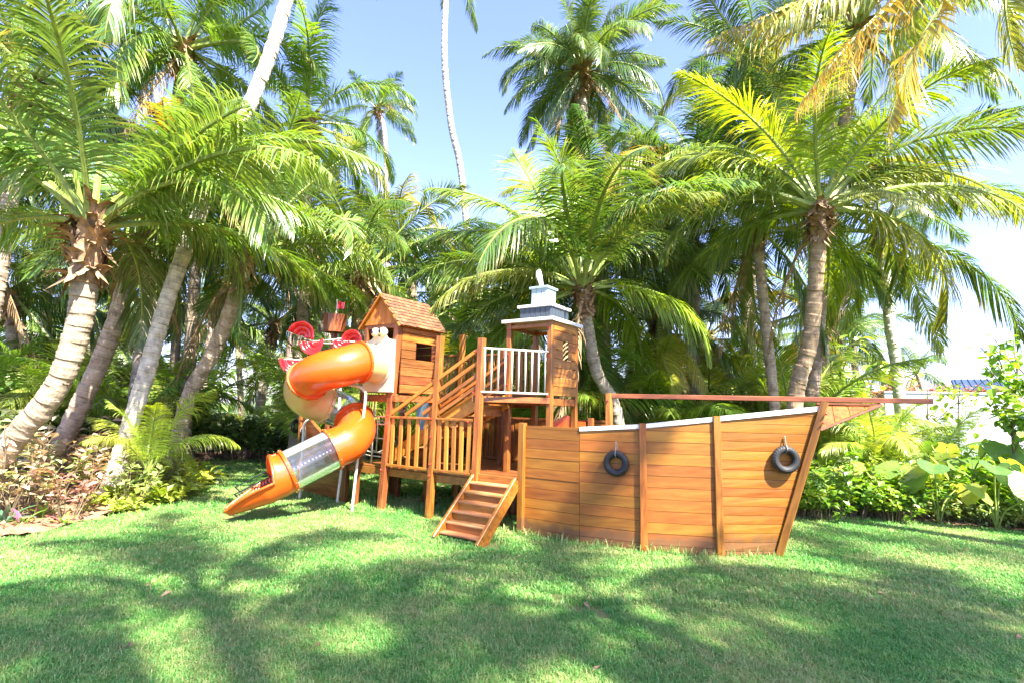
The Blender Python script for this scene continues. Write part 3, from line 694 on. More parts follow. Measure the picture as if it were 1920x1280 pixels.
# exit chute
c0 = allfr[13*NS][0]; chute_c = [c0, at(524, 892, 7.49), at(506, 900, 7.43), at(485, 911, 7.37), at(460, 927, 7.31), at(438, 943, 7.26), at(422, 957, 7.22)]
cf = spline(chute_c, 6); fr_ = frames(cf); v = []; f = []; K = 32; n = len(fr_)
for ly in (0, 1):
    for i, (p, t, s, u) in enumerate(fr_):
        x = i / (n - 1)
        phi = 179 if x < .20 else max(86, 179 - (x - .20) * 900)
        rr = RT * (1 if x < .45 else 1 - .68*((x - .45)/.55)**1.1); fl = 1 + .10*math.exp(-((x - .22)/.07)**2)
        s_ = Vector((t.y, -t.x, 0)).normalized(); u_ = s_.cross(t).normalized()
        if u_.z < 0: u_ = -u_
        for j in range(K + 1):
            a = R(-phi + 2*phi*j/K); rx = rr*math.sin(a); rz = -rr*math.cos(a)*(1 if math.cos(a) > 0 else fl)
            if x > .28 and (j == 0 or j == K): rx *= 1.10; rz += .012
            q = p + s_*rx*(1 if ly == 0 else .955) + u_*(rz*(1 if ly == 0 else .955))
            q.z = max(q.z, .012 + .014*ly); v.append(q)
w_ = K + 1
for ly in (0, 1):
    for i in range(n - 1):
        for j in range(K): q = (ly*n*w_ + i*w_ + j, ly*n*w_ + i*w_ + j + 1, ly*n*w_ + (i+1)*w_ + j + 1, ly*n*w_ + (i+1)*w_ + j); f.append(q)
for i in range(n - 1):
    for j in (0, K): f.append((i*w_ + j, (i+1)*w_ + j, n*w_ + (i+1)*w_ + j, n*w_ + i*w_ + j))
f += [((n-1)*w_ + j, (n-1)*w_ + j + 1, n*w_ + (n-1)*w_ + j + 1, n*w_ + (n-1)*w_ + j) for j in range(K)]
part('exit_chute', v, f, M['orange'], slide, None, True, 'open orange exit chute')
# rolled lip along the chute's edges
for j in (0, K):
    m = MB(); m.tube([v[i*w_ + j] for i in range(2, n)], .018, 8); m.build('chute_lip', M['orange'], slide, True)
# entry panel with two round eyes
pc = S(HAc + .02, -.075, 0); pw = .34
ring = []
pp = [(-pw, 1.80), (pw, 1.80), (pw + .0, 2.60), (.19, 2.63), (.12, 2.69), (0, 2.67), (-.12, 2.69), (-.19, 2.63), (-pw, 2.58)]
panel = prism('entry_panel', [pc + U*x + Z*z for x, z in pp], NV*.03, M['cream_panel'], slide, U)
for x in (-.09, .085):
    c = pc + U*x + Z*2.735 - NV*.01
    m = MB(); m.ball(c, .075, k=10); m.build('eye', M['cream_panel'], panel, True)
    m = MB(); m.ball(c - NV*.056 + Z*.008 - U*.010, .035, k=8); m.build('pupil', M['dark'], panel, True)
e0 = allfr[0]
m = MB(); m.tube([e0[0], e0[0] - NV*.02], RT + .035, 36, True); m.build('panel_ring', M['cream_panel'], slide, True)
# support posts
def hoop(pts, nm='support_post'):
    m = MB(); m.tube(spline(pts, 6), .021, 10); return m.build(nm, M['metal'], slide, True)
b1 = onz(561, 938); b2 = onz(631, 946); b3 = onz(659, 961)
def vert(px, py, base): return at(px, py, base.y)
hoop([b1 - Z*.05, vert(565, 880, b1), vert(568, 820, b1), vert(571, 795, b1), vert(580, 786, b1), vert(598, 785, b1)])
hoop([b2 - Z*.05, vert(636, 910, b2), vert(641, 874, b2)])
hoop([b3 - Z*.05, vert(667, 890, b3), vert(677, 810, b3), vert(685, 748, b3), vert(682, 731, b3), vert(668, 723, b3), vert(640, 720, b3)])
m = MB(); m.ball(vert(642, 872, b2), .035, 1.3, .6, .8); m.build('clamp', M['metal'], slide, True)
# ------------------------------------------------------------------ red petal climber
clb = at(640, 700, 9.3); clb.z = 0
climber = thing('petal_climber', clb, 'climber of ridged red petal steps on white bars behind the orange slide elbow', 'climber')
m = MB(); m.tube([clb, clb + Z*2.75], .025); m.build('climber_pole', M['whitemetal'], climber, True)
def petal(px, py, Y, r, up, rot, tw=0):
    c = at(px, py, Y); v = []; f = []; nr = 14; na = 18
    for i in range(nr + 1):
        rr = r * (.12 + .88 * i / nr)
        for j in range(na + 1):
            a = math.pi * j / na; dz = .020 * math.cos(i * 2*math.pi/4.7) - .18 * (rr / r)**2
            v.append(Vector((rr*math.cos(a), dz, rr*math.sin(a)*1.12)))
    for i in range(nr):
        for j in range(na): q = i*(na+1) + j; f.append((q, q+1, q+na+2, q+na+1))
    mw = Matrix.Translation(c) @ Matrix.Rotation(rot, 4, 'Z') @ Matrix.Rotation((0 if up else math.pi) + tw, 4, 'Y')
    me = mesh_from('petal', v, f, M['red'], True); o = bpy.data.objects.new('petal', me); link(o, climber, mw)
    s = o.modifiers.new('thick', 'SOLIDIFY'); s.thickness = .012
    e = mw @ Vector((-r*1.25, -.0, 0)); e2 = mw @ Vector((r*1.05, 0, 0))
    tgt = clb + Z*(c.z); m = MB(); m.tube(spline([e, c, e2, tgt], 4), .012, 7); m.build('bar', M['whitemetal'], climber, True)
petal(567, 631, 9.2, .225, True, .15, .3); petal(592, 640, 9.1, .215, False, -.1, -.12); petal(553, 674, 9.0, .22, False, .2)
petal(667, 644, 9.3, .20, True, -.2); petal(645, 640, 9.2, .15, False, 0)
# ------------------------------------------------------------------ tyres
def tyre(c, n, label, r=.112, t=.043, rope=.14):
    n = n.normalized(); mw = frame_of(c, Z.cross(n), n)
    t_ = thing('hanging_tyre', c, label, 'tyre', 'small tyres hung on the hull'); W[t_] = mw; t_.matrix_basis = mw
    v = []; f = []; K = 56; P = 14
    for i in range(K):
        a = 2*math.pi*i/K
        for j in range(P):
            b = 2*math.pi*j/P; rr = t * (1.0 if math.cos(b) < .6 else .94); 
            if math.cos(b) > .3 and i % 2: rr *= .93
            x = r + rr*math.cos(b); v.append(mw @ Vector((x*math.cos(a), x*math.sin(a), rr*.95*math.sin(b))))
    for i in range(K):
        for j in range(P): f.append((i*P + j, ((i+1) % K)*P + j, ((i+1) % K)*P + (j+1) % P, i*P + (j+1) % P))
    part('tread', v, f, M['rubber'], t_, mw)
    top = c + Z*(r + .0) ; m = MB()
    m.tube(spline([top - Z*.05, top + n*.055, top + Z*.06 + n*.02, top + Z*rope, top + Z*.06 - n*.02 + U*.012, top - n*.03, top - Z*.05], 5), .0055, 6)
    m.build('rope', M['rope'], t_, None, mw=None)
    return t_
def hull_at(px, py, i, off):
    """point on hull panel i under the pixel, moved out by off"""
    a, b, c = hp(i, 0), hp(i+1, 0), hp(i, HZ[i]); n = (b - a).cross(c - a).normalized(); n = n if n.dot(NV) < 0 else -n
    d = ray(px, py); t = (a - CAM).dot(n) / d.dot(n); return CAM + d*t + n*off, n
def stem_hit(px, py, off):
    q, n = hull_at(px, py, 3, 0); best = None
    for k in range(200):
        s = k/199
        for z in [q.z]:
            P = hp(3, z).lerp(hp(4, z), s); d = ray(px, py); e = (P - CAM).normalized().dot(d.normalized())
            if best is None or e > best[0]: best = (e, P)
    P = best[1]; xd = (hp(4, q.z) - hp(3, q.z)).normalized(); n = Z.cross(xd); n = n if n.dot(NV) < 0 else -n
    return P + n*off, n
p, n = hull_at(1157, 867, 1, .055); tyre(p, n, 'small black tyre hung by a rope on the hull nearest the front stairs')
p, n = stem_hit(1469, 858, .05); tyre(p, n, 'small black tyre hung by a rope near the pointed right bow', r=.115)
tyre(lp(1, 1.0) + (lp(0, .6) - lp(1, .6)).normalized()*.22 - NV*.08, -NV - U*.5, 'small black tyre half hidden behind the clear slide tube')
tyre(lp(2, 1.12) - U*.10 - NV*.06, -U - NV*.3, 'small black tyre seen edge on at the left bow beside the slide')
# black crate behind the exit chute
cr = thing('plastic_crate', onz(470, 925), 'black plastic lattice crate lying tilted behind the orange slide exit', 'crate')
ca_, cb_, cc_, cd_ = at(441, 912, 7.75), at(450, 921, 7.55), at(508, 893, 7.55), at(498, 884, 7.75)
def crt(u, v, w=0):
    p = (ca_*(1-u) + cd_*u)*(1-v) + (cb_*(1-u) + cc_*u)*v; return p + Z*w
m = MB()
for w in (0, -.10):
    for q in (((0, 0), (1, 0)), ((1, 0), (1, 1)), ((1, 1), (0, 1)), ((0, 1), (0, 0))): m.board(crt(*q[0], w), crt(*q[1], w), .02, .016, Z)
m.build('rim', M['black'], cr)
m = MB()
for i in range(11): m.board(crt(i/10, 0, -.1), crt(i/10, 1, -.1), .010, .008, Z); m.board(crt(i/10, 0, 0), crt(i/10, 0, -.1), .010, .008, Z); m.board(crt(i/10, 1, 0), crt(i/10, 1, -.1), .010, .008, U)
for i in range(4): m.board(crt(0, i/3, -.1), crt(1, i/3, -.1), .010, .008, Z)
m.build('lattice', M['black'], cr)
# ------------------------------------------------------------------ palms
def frond_mesh(e0, bend, seed, L=3.6, leaf=.82, per=104, droop=1.0, folded=0.0):
    """one coconut frond in its own frame: stalk from the origin along +x, leaflets both sides"""
    rnd = random.Random(seed); v = []; f = []; mi = []; tips = {}
    n = 22; pts = []; p = Vector((0, 0, 0)); e = R(e0); side = rnd.uniform(-.12, .12)
    for i in range(n + 1):
        pts.append(p.copy()); s = i / n; ee = e - R(bend) * (s ** 1.25); aa = side * s * s * 3
        p = p + Vector((math.cos(ee)*math.cos(aa), math.cos(ee)*math.sin(aa), math.sin(ee))) * (L / n)
    rad = [.042*(1 - s/n)**.8 + .006 for s in range(n + 1)]; rad[0] = .075; rad[1] = .055
    vv, ff = sweep(pts, rad, 5, False); v += vv; f += ff; mi += [1] * len(ff)
    fr = frames(pts)
    def along(s):
        x = s*n; i = min(int(x), n - 1); t = x - i; return pts[i].lerp(pts[i+1], t), (pts[i+1] - pts[i]).normalized()
    for sgn in (-1, 1):
        for k in range(per):
            s = .17 + .83 * (k + rnd.uniform(-.25, .25)) / per
            if s > .995 or rnd.random() < .03: continue
            p, t = along(s); sv = Vector((-t.y, t.x, 0)).normalized() * sgn if abs(t.z) < .98 else Vector((0, sgn, 0)); up = sv.cross(t) * sgn
            if up.z < 0 and e0 > -40: up = -up
            w1 = noise.noise(Vector((s*9, seed*1.7, sgn))); w2 = noise.noise(Vector((s*5 + 40, seed*2.3, sgn*2)))
            q = (s - .17)/.83; ll = leaf * (.50 + .55*math.sin(math.pi*min(1, q*.95 + .12))) * rnd.uniform(.86, 1.08)
            if q > .82: ll *= 1 - (q - .82)*2.6
            ang = R(64 - 36*q + rnd.uniform(-5, 5) + 22*w1); d = (t*math.cos(ang) + sv*math.sin(ang) + up*(.22 - .2*q - folded + .75*w2)).normalized()
            wd = .0142*(1.15 - .35*q) * rnd.uniform(.8, 1.2); g_ = droop * rnd.uniform(.55, 1.35) * (1 + .5*w2)
            if rnd.random() < .05: g_ *= 2.2
            a = p; prev = None; base = len(v); seg = 4
            for i in range(seg + 1):
                x = i/seg; ww = wd * (.5, 1.0, .9, .55, 0.0)[i]
                wv = (t - d*t.dot(d)); wv = wv.normalized() if wv.length > .05 else up
                wv = (wv + up * .35 * sgn * 0 + up*.25*rnd.uniform(-1, 1)).normalized()
                tips[len(v)] = x; tips[len(v) + 1] = x
                if ww: v.append(a + wv*ww); v.append(a - wv*ww)
                else: v.append(a)
                dd = (d + Vector((0, 0, -1)) * (g_ * (x*.55 + .12))).normalized(); a = a + dd*(ll/seg); d = (d*1.0 + Vector((0, 0, -1))*g_*.16).normalized()
            for i in range(seg - 1): f.append((base + 2*i, base + 2*i + 1, base + 2*i + 3, base + 2*i + 2)); mi.append(0)
            f.append((base + 2*seg - 2, base + 2*seg - 1, base + 2*seg)); mi.append(0)
    me = mesh_from('frond', v, f); me.materials.append(M['frond']); me.materials.append(M['greenstem'])
    me.polygons.foreach_set('material_index', mi); me.update()
    A = me.attributes.new('tip', 'FLOAT', 'POINT'); A.data.foreach_set('value', [tips.get(i, 0.0) for i in range(len(v))]); return me
CL = [(78, 48), (64, 80), (52, 100), (38, 104), (22, 95), (4, 75), (-18, 60), (-48, 35)]
FM = [[frond_mesh(e, b * w, 100 + 10*i + k, droop=.80 + .12*i + .28*k, leaf=.86 + .08*k) for k, w in enumerate((.8, 1.1, 1.35))] for i, (e, b) in enumerate(CL)]
OVM = {'long': frond_mesh(-20, 24, 901, L=4.3, droop=1.3, leaf=.8, per=96), 'flat': frond_mesh(-4, 24, 902, L=4.2, droop=1.5, leaf=.85, per=96), 'short': frond_mesh(-34, 30, 903, L=3.4, droop=1.2, leaf=.8)}
DM = []
for k in range(3):
    me = frond_mesh(-55, 25, 500 + k, droop=2.6, leaf=.6, per=34); me.materials.clear(); me.materials.append(M['dead']); me.materials.append(M['dead']); DM.append(me)
def trunk_mesh(path, r0, r1, sides, ring):
    P = spline(path, 10); tot = sum((P[i+1] - P[i]).length for i in range(len(P) - 1)); nr = max(6, int(tot / ring))
    cum = [0]
    for i in range(len(P) - 1): cum.append(cum[-1] + (P[i+1] - P[i]).length)
    def pos(d):
        for i in range(len(P) - 1):
            if cum[i+1] >= d: return P[i].lerp(P[i+1], (d - cum[i]) / max(1e-6, cum[i+1] - cum[i]))
        return P[-1]
    pts = []; rad = []; rv = []
    for i in range(nr):
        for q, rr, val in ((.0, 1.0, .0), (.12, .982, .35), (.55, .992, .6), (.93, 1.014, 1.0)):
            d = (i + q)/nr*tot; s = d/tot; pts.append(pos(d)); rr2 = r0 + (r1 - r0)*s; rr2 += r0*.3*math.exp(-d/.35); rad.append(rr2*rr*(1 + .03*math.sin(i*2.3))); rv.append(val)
    pts.append(pos(tot)); rad.append(r1); rv.append(.5)
    v, f = sweep(pts, rad, sides, True)
    for i, p in enumerate(v):
        c = pts[i // sides]; p += (p - c) * (.07 * noise.noise(p * 3.1)) + Vector((0, 0, .03*noise.noise(Vector((p.x*4, p.y*4, i // sides // 4)))))
    me_f = [rv[i // sides] for i in range(len(v))]; return v, f, me_f
def husk_mesh(rnd, r, h, n):
    """torn leaf sheaths and fibre at the top of a trunk"""
    m = MB()
    for i in range(n):
        a = rnd.uniform(0, 6.28); z = rnd.uniform(-h, .15*h); L_ = rnd.uniform(.25, .6) * h; w = rnd.uniform(.03, .10); out = rnd.uniform(-.1, 1.5)
        c = Vector((r*math.cos(a), r*math.sin(a), z)); d = Vector((math.cos(a)*.4, math.sin(a)*.4, rnd.choice((1, 1, -1)))).normalized(); s = Vector((-math.sin(a), math.cos(a), 0)); v = []; K = 5
        for k in range(K + 1):
            t = k/K; ww = w*(1 - t**2)*(.6 + rnd.uniform(0, .6)) + .003
            v += [c + s*ww, c - s*ww]; c = c + d*(L_/K); d = (d + Vector((math.cos(a)*out*.5, math.sin(a)*out*.5, -.35*out)) + s*rnd.uniform(-.3, .3)).normalized()
        m.add(v, [(2*k, 2*k+1, 2*k+3, 2*k+2) for k in range(K)])
    v, f = sweep([Vector((0, 0, -h)), Vector((0, 0, -.5*h)), Vector((0, 0, .12*h))], [r*.95, r*1.05, r*.6], 14); m.add(v, f)
    return mesh_from('husk', m.v, m.f, M['dryleaf'])
HM = [husk_mesh(random.Random(40 + k), .17, .75, 130) for k in range(3)]
nut_m = MB(); nut_m.ball((0, 0, 0), .115, 1, 1, 1.25, 7); nutme = mesh_from('coconut', nut_m.v, nut_m.f, M['nut'], True)
GREENS = [(.075, .15, .028), (.09, .17, .03), (.13, .21, .035), (.065, .13, .035), (.15, .23, .04), (.09, .15, .06)]
YEL = [(.36, .27, .035), (.28, .28, .04), (.22, .25, .04)]
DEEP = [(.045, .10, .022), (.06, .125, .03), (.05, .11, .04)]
def palm(base, crown, via, label, r0=.16, r1=.11, n=22, sc=1.0, pal=None, yellow=.1, seed=0, husk=True, bark=(.50, .43, .36), up=1.0, dead=1, nuts=0, group=None, sides=16, skip=None, boost=(), name='palm_tree', ring=.10, low=1.0, open_front=True, husk_z=1.0):
    rnd = random.Random(seed); base = Vector(base); crown = Vector(crown)
    T = thing(name, base, label, 'palm', group)
    pts = [base - Z*.15] + [Vector(q) for q in via] + [crown]
    v, f, rv = trunk_mesh(pts, r0, r1, sides, ring)
    o = part('trunk', v, f, M['bark'], T, None, True); o.color = (*[c*rnd.uniform(.9, 1.1) for c in bark], 1)
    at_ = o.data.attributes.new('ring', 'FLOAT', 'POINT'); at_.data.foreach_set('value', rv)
    d = (crown - pts[-2]).normalized(); tilt = Vector((0, 0, 1)).rotation_difference(d)
    pal = pal or GREENS
    def put(mesh, az, s, c, off=0.0):
        fo = bpy.data.objects.new('frond', mesh); mw = Matrix.Translation(crown + Vector((math.cos(az)*r1*.8, math.sin(az)*r1*.8, off))) @ Matrix.Slerp if False else None
        q = Matrix.Translation(crown + Vector((math.cos(az)*r1*.7, math.sin(az)*r1*.7, off))) @ (tilt.slerp(Vector((0, 0, 1)).rotation_difference(Vector((0, 0, 1))), .55)).to_matrix().to_4x4() @ Matrix.Rotation(az, 4, 'Z') @ Matrix.Rotation(rnd.gauss(0, .35), 4, 'X') @ Matrix.Diagonal((s, s*rnd.uniform(.8, 1.05), s, 1))
        link(fo, T, q); fo.color = (*c, 1); return fo
    ph0 = rnd.uniform(0, 6.28)
    for i in range(n):
        t = (i + .5) / n; ci = min(7, max(0, int((t ** (1/up)) * 8 * low + rnd.uniform(-.5, .5)))); az = ph0 + i*2.39996 + rnd.uniform(-.2, .2)
        if skip and skip(az % (2*math.pi), ci): continue
        if open_front and ci >= 3 and math.sin(az) < -.35: continue
        c = rnd.choice(YEL) if rnd.random() < yellow * (.4 + 1.2*t) else rnd.choice(pal)
        k = rnd.uniform(.85, 1.15); c = tuple(x*k for x in c)
        put(rnd.choice(FM[ci]), az, sc * rnd.uniform(.85, 1.08) * (1 if ci else .85), c, .12*(1 - t))
    for (azd, ci, s, c) in boost: put(FM[ci][seed % 3] if isinstance(ci, int) else OVM[ci], R(azd), s, c, .05)
    for i in range(dead): put(rnd.choice(DM), rnd.uniform(0, 6.28), sc*rnd.uniform(.6, .9), (1, 1, 1), -.15)
    if husk:
        h = bpy.data.objects.new('husk', rnd.choice(HM)); s = r1/.17*1.15
        link(h, T, Matrix.Translation(crown + Z*.08) @ tilt.to_matrix().to_4x4() @ Matrix.Diagonal((s, s, max(.7, s)*husk_z, 1)))
    for i in range(nuts):
        a = rnd.uniform(0, 6.28); nn_ = bpy.data.objects.new('coconut', nutme); link(nn_, T, Matrix.Translation(crown + Vector((math.cos(a)*(r1 + .1), math.sin(a)*(r1 + .1), rnd.uniform(-.3, -.05)))))
    return T
def gp(px, Y):                      # ground point below a pixel column
    p = at(px, 760, Y); return Vector((p.x, p.y, 0))
LITB = (.50, .42, .35)
# left foreground
palm(gp(-70, 7.2), at(172, 425, 7.0), [at(32, 815, 7.15), at(82, 760, 7.12), at(118, 700, 7.08), at(147, 610, 7.05), at(160, 520, 7.0)], 'stout curved palm at far left with torn brown sheaths and a bulging husk', .145, .15, 20, .95, seed=3, bark=(.42, .34, .27), yellow=0, dead=0, nuts=1, up=1.3, low=.62, ring=.075, husk_z=1.15,
     pal=[(.10, .19, .028), (.13, .24, .035), (.12, .20, .05)], boost=[(150, 1, 1.1, (.13, .22, .03)), (60, 1, 1.1, (.11, .2, .03)), (10, 2, 1.15, (.14, .24, .04)), (-20, 3, 1.15, (.15, .24, .05)), (-75, 1, 1.0, (.10, .17, .04)), (200, 2, 1.1, (.13, .24, .04))])
palm(gp(85, 9.3), at(252, 470, 9.2), [at(150, 760, 9.25), at(215, 610, 9.2)], 'leaning palm just right of the stout curved one, its trunk shaded', .155, .14, 16, .95, seed=5, bark=(.42, .34, .27), yellow=.02, up=1.1, low=.7)
palm(gp(1500, 11.5), at(1610, 60, 10.5), [at(1545, 500, 11.2)], 'tall palm whose green gold crown closes the canopy at the upper right', .15, .12, 24, 1.0, [(.14, .22, .03), (.22, .29, .035), (.10, .17, .03)], seed=41, bark=(.4, .33, .27), yellow=.25, open_front=False)
palm(gp(215, 8.4), at(640, -420, 9.4), [at(262, 740, 8.5), at(325, 530, 8.7), at(400, 340, 8.9), at(520, 60, 9.1)], 'tall pale trunk slanting right across the upper left, its crown out of the picture', .125, .115, 20, 1.0, seed=6, bark=(.66, .62, .58), husk=False, dead=0)
palm(gp(330, 10.2), at(468, 470, 9.6), [at(352, 750, 10.0), at(400, 660, 9.8), at(440, 560, 9.6)], 'palm with a shaggy fibrous neck leaning right above the flower bed', .135, .13, 22, .98, seed=9, bark=LITB, ring=.08, husk_z=1.4, yellow=.03, up=1.1, low=.75, dead=1,
     pal=[(.13, .22, .04), (.15, .25, .045), (.10, .18, .03)])
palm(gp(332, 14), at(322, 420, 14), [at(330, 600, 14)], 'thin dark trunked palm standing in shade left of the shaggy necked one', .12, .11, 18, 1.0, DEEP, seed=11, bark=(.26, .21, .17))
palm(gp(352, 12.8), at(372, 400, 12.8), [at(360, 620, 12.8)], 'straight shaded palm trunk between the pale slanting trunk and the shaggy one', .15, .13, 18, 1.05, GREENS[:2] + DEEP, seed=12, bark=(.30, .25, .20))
palm(gp(480, 18), at(517, 610, 18), [at(500, 690, 18)], 'sunlit leaning palm in the clearing behind the red petal climber', .17, .14, 18, 1.0, seed=13, bark=LITB, yellow=.05)
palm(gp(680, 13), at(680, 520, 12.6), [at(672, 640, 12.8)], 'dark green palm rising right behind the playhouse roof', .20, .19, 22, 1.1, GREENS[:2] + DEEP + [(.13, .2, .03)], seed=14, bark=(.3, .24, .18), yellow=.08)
palm(gp(730, 34), at(708, 205, 34), [at(724, 300, 34)], 'small distant palm alone against the blue sky at upper left', .2, .15, 20, 1.0, seed=15, bark=(.55, .5, .42), sides=10, yellow=.2, up=.8)
palm(gp(905, 24), at(842, -95, 22), [at(870, 370, 23), at(845, 230, 22.5), at(833, 90, 22)], 'very tall thin pale trunk bending through the open sky', .18, .125, 18, .95, seed=16, bark=(.55, .53, .50), sides=12, husk=False, dead=0)
palm(gp(1085, 19), at(1092, 135, 18), [at(1088, 400, 18.4)], 'tall dense crowned palm high above the centre with a cluster of nuts', .24, .22, 48, 1.0, [(.06, .12, .03), (.08, .15, .035), (.10, .17, .04)], seed=17, nuts=6, dead=3, up=.85, yellow=.03, open_front=False)
palm(gp(1178, 10.5), at(1092, 545, 10.2), [at(1155, 770, 10.4), at(1120, 700, 10.3), at(1103, 620, 10.2)], 'big palm right behind the lookout tower, its crooked trunk leaning left', .115, .12, 30, 1.0, [(.11, .20, .03), (.16, .26, .03), (.22, .33, .035), (.08, .15, .03)], seed=18, bark=(.45, .38, .32), yellow=.08, up=1.2, low=.85,
     boost=[(100, 0, 1.3, (.20, .34, .03)), (20, 1, 1.0, (.26, .32, .05)), (175, 1, 1.0, (.16, .25, .05)), (-50, 2, .9, (.22, .28, .06)), (200, 4, .9, (.20, .24, .05)), (160, 3, 1.0, (.12, .2, .05))])
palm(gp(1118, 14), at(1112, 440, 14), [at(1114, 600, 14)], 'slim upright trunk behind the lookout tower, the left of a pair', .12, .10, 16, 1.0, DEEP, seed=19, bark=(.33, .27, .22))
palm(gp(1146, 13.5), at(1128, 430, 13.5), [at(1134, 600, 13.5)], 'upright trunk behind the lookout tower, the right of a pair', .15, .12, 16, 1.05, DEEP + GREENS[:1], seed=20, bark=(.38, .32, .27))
palm(gp(1250, 13.5), at(1238, 600, 13.2), [at(1245, 700, 13.3)], 'low palm with hanging yellowed fronds behind the middle of the hull', .17, .15, 20, .85, GREENS, seed=21, bark=(.35, .28, .22), yellow=.25, dead=2, boost=[(-50, 7, .75, (.40, .38, .05)), (-140, 7, .75, (.34, .36, .05)), (-90, 7, .6, (.42, .36, .05))])
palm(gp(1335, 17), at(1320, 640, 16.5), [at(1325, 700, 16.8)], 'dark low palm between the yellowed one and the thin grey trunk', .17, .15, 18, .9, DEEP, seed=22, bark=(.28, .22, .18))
palm(gp(1462, 11.2), at(1418, 430, 11), [at(1448, 720, 11.1), at(1435, 600, 11)], 'thin grey trunked palm left of the crooked brown trunk', .11, .10, 20, 1.0, seed=23, bark=(.46, .38, .31), yellow=.12)
palm(gp(1470, 9.6), at(1538, 395, 9.0), [at(1492, 745, 9.5), at(1518, 640, 9.3), at(1530, 520, 9.1)], 'large palm with a crooked brown trunk and wide backlit crown above the bow', .145, .12, 26, 1.0, [(.12, .20, .03), (.18, .27, .03), (.25, .32, .035), (.10, .17, .03)], seed=24, bark=(.42, .31, .23), yellow=.1, up=1.15, dead=1, low=.8,
     boost=[(5, 3, 1.15, (.20, .25, .035)), (-12, 4, 1.1, (.16, .22, .03)), (25, 2, 1.15, (.34, .33, .04)), (180, 4, 1.15, (.09, .17, .05)), (60, 0, 1.1, (.2, .3, .03)), (-80, 5, .6, (.2, .24, .1))])
palm(gp(1690, 12.2), at(1652, 440, 12), [at(1682, 700, 12.1), at(1668, 600, 12)], 'pale ringed trunk standing right of the bow before the white wall', .125, .115, 20, 1.0, seed=25, bark=(.62, .62, .52), yellow=.2)
palm(gp(1545, 16.5), at(1545, 590, 16.2), [at(1545, 680, 16.3)], 'palm farther back whose drooping fronds show between crooked and pale trunks', .16, .14, 22, 1.12, [(.08, .15, .05), (.10, .17, .04)], seed=26, bark=(.35, .28, .22), yellow=.15, nuts=4)
palm(gp(1400, 15), at(1418, 120, 14.5), [at(1404, 400, 14.8)], 'tall palm with a ragged dark crown in the upper right sky', .2, .18, 28, 1.05, [(.06, .12, .03), (.08, .15, .035)], seed=27, bark=(.4, .33, .27), yellow=.08, dead=2, nuts=5, up=.9)
palm((7.9, 4.8, 0), at(1940, -150, 5.5), [(7.9, 5.0, 3.2), (7.0, 5.4, 5.4)], 'palm beyond the right edge whose yellowed fronds hang into the top corner', .17, .14, 0, 1.0, seed=28, husk=True, dead=0, yellow=.4,
     boost=[(178, 'long', .95, (.38, .26, .025)), (172, 'flat', 1.0, (.30, .26, .035)), (186, 'flat', .85, (.22, .27, .05)), (162, 'short', 1.0, (.30, .25, .03)), (190, 3, 1.2, (.22, .25, .05)), (182, 7, .6, (.22, .26, .05)), (-40, 4, 1, (.2, .25, .04)), (20, 3, 1, (.2, .25, .04)), (90, 4, 1, (.2, .25, .04)), (60, 1, 1, (.2, .25, .04))])
palm(gp(250, 12.5), at(345, 95, 11.6), [at(290, 500, 12.2), at(325, 280, 11.8)], 'tall palm filling the upper left behind the pale slanting trunk', .17, .14, 28, 1.05, [(.10, .19, .03), (.14, .24, .04)], seed=31, bark=(.4, .34, .28), yellow=.05, dead=2, open_front=False)
palm(gp(560, 13.5), at(575, 235, 13.2), [at(570, 560, 13.4)], 'palm with bright upright fronds left of the small distant one', .17, .14, 22, 1.0, [(.14, .25, .03), (.11, .2, .03)], seed=32, bark=(.4, .34, .28), yellow=.08, up=1.2)
palm(gp(-60, 11), at(45, 170, 10.5), [at(0, 500, 10.8)], 'tall palm at the far left edge behind the stout curved one', .17, .14, 26, 1.05, [(.10, .19, .03), (.08, .16, .03)], seed=33, bark=(.4, .34, .28), yellow=.02)
palm(gp(1290, 13.5), at(1300, 330, 13), [at(1300, 600, 13.3)], 'dark crowned palm standing between the tower palm and the crooked one', .16, .14, 26, 1.05, DEEP + [(.10, .18, .04)], seed=34, bark=(.34, .28, .22), yellow=.05, open_front=False)
# grove farther back
rnd = random.Random(77)
gro = [(-60, 11, 430), (20, 13, 560), (90, 16, 500), (170, 20, 590), (250, 24, 600), (-120, 17, 380), (60, 24, 620), (400, 22, 600), (445, 26, 640), (560, 24, 560), (590, 17, 460), (620, 30, 610), (770, 17, 500), (830, 21, 560), (880, 15, 560), (940, 24, 520), (990, 18, 580), (1010, 27, 600), (1180, 20, 520), (1200, 26, 620), (1290, 22, 560), (1360, 30, 690), (1480, 34, 700), (1600, 27, 640), (780, 14, 640), (860, 27, 640), (1280, 36, 710), (1400, 42, 712), (1720, 38, 700), (540, 36, 650), (350, 34, 620), (150, 32, 640), (1560, 22, 660)]
for i, (px, Y, py) in enumerate(gro):
    c = at(px, py, Y); b = gp(px + rnd.uniform(-25, 25), Y)
    where = 'far left' if px < 100 else 'left' if px < 500 else 'behind the slide' if px < 700 else 'behind the playhouse' if px < 900 else 'behind the lookout tower' if px < 1150 else 'behind the hull' if px < 1450 else 'at right'
    palm(b, c, [(b + (c - b)*.5 + Vector((rnd.uniform(-.3, .3), 0, 0)))], ('bushy' if c.z < 5 else 'taller') + ' coconut palm in the grove ' + where + ', ' + ('near its front' if Y < 18 else 'in its middle' if Y < 25 else 'at its far side'), .15, .13, 16, 1.05, rnd.choice([DEEP, GREENS, GREENS]) , seed=200 + i, bark=(.36, .3, .24), sides=9, yellow=.1, group='background coconut palms', husk=Y < 20, dead=1, ring=.18)
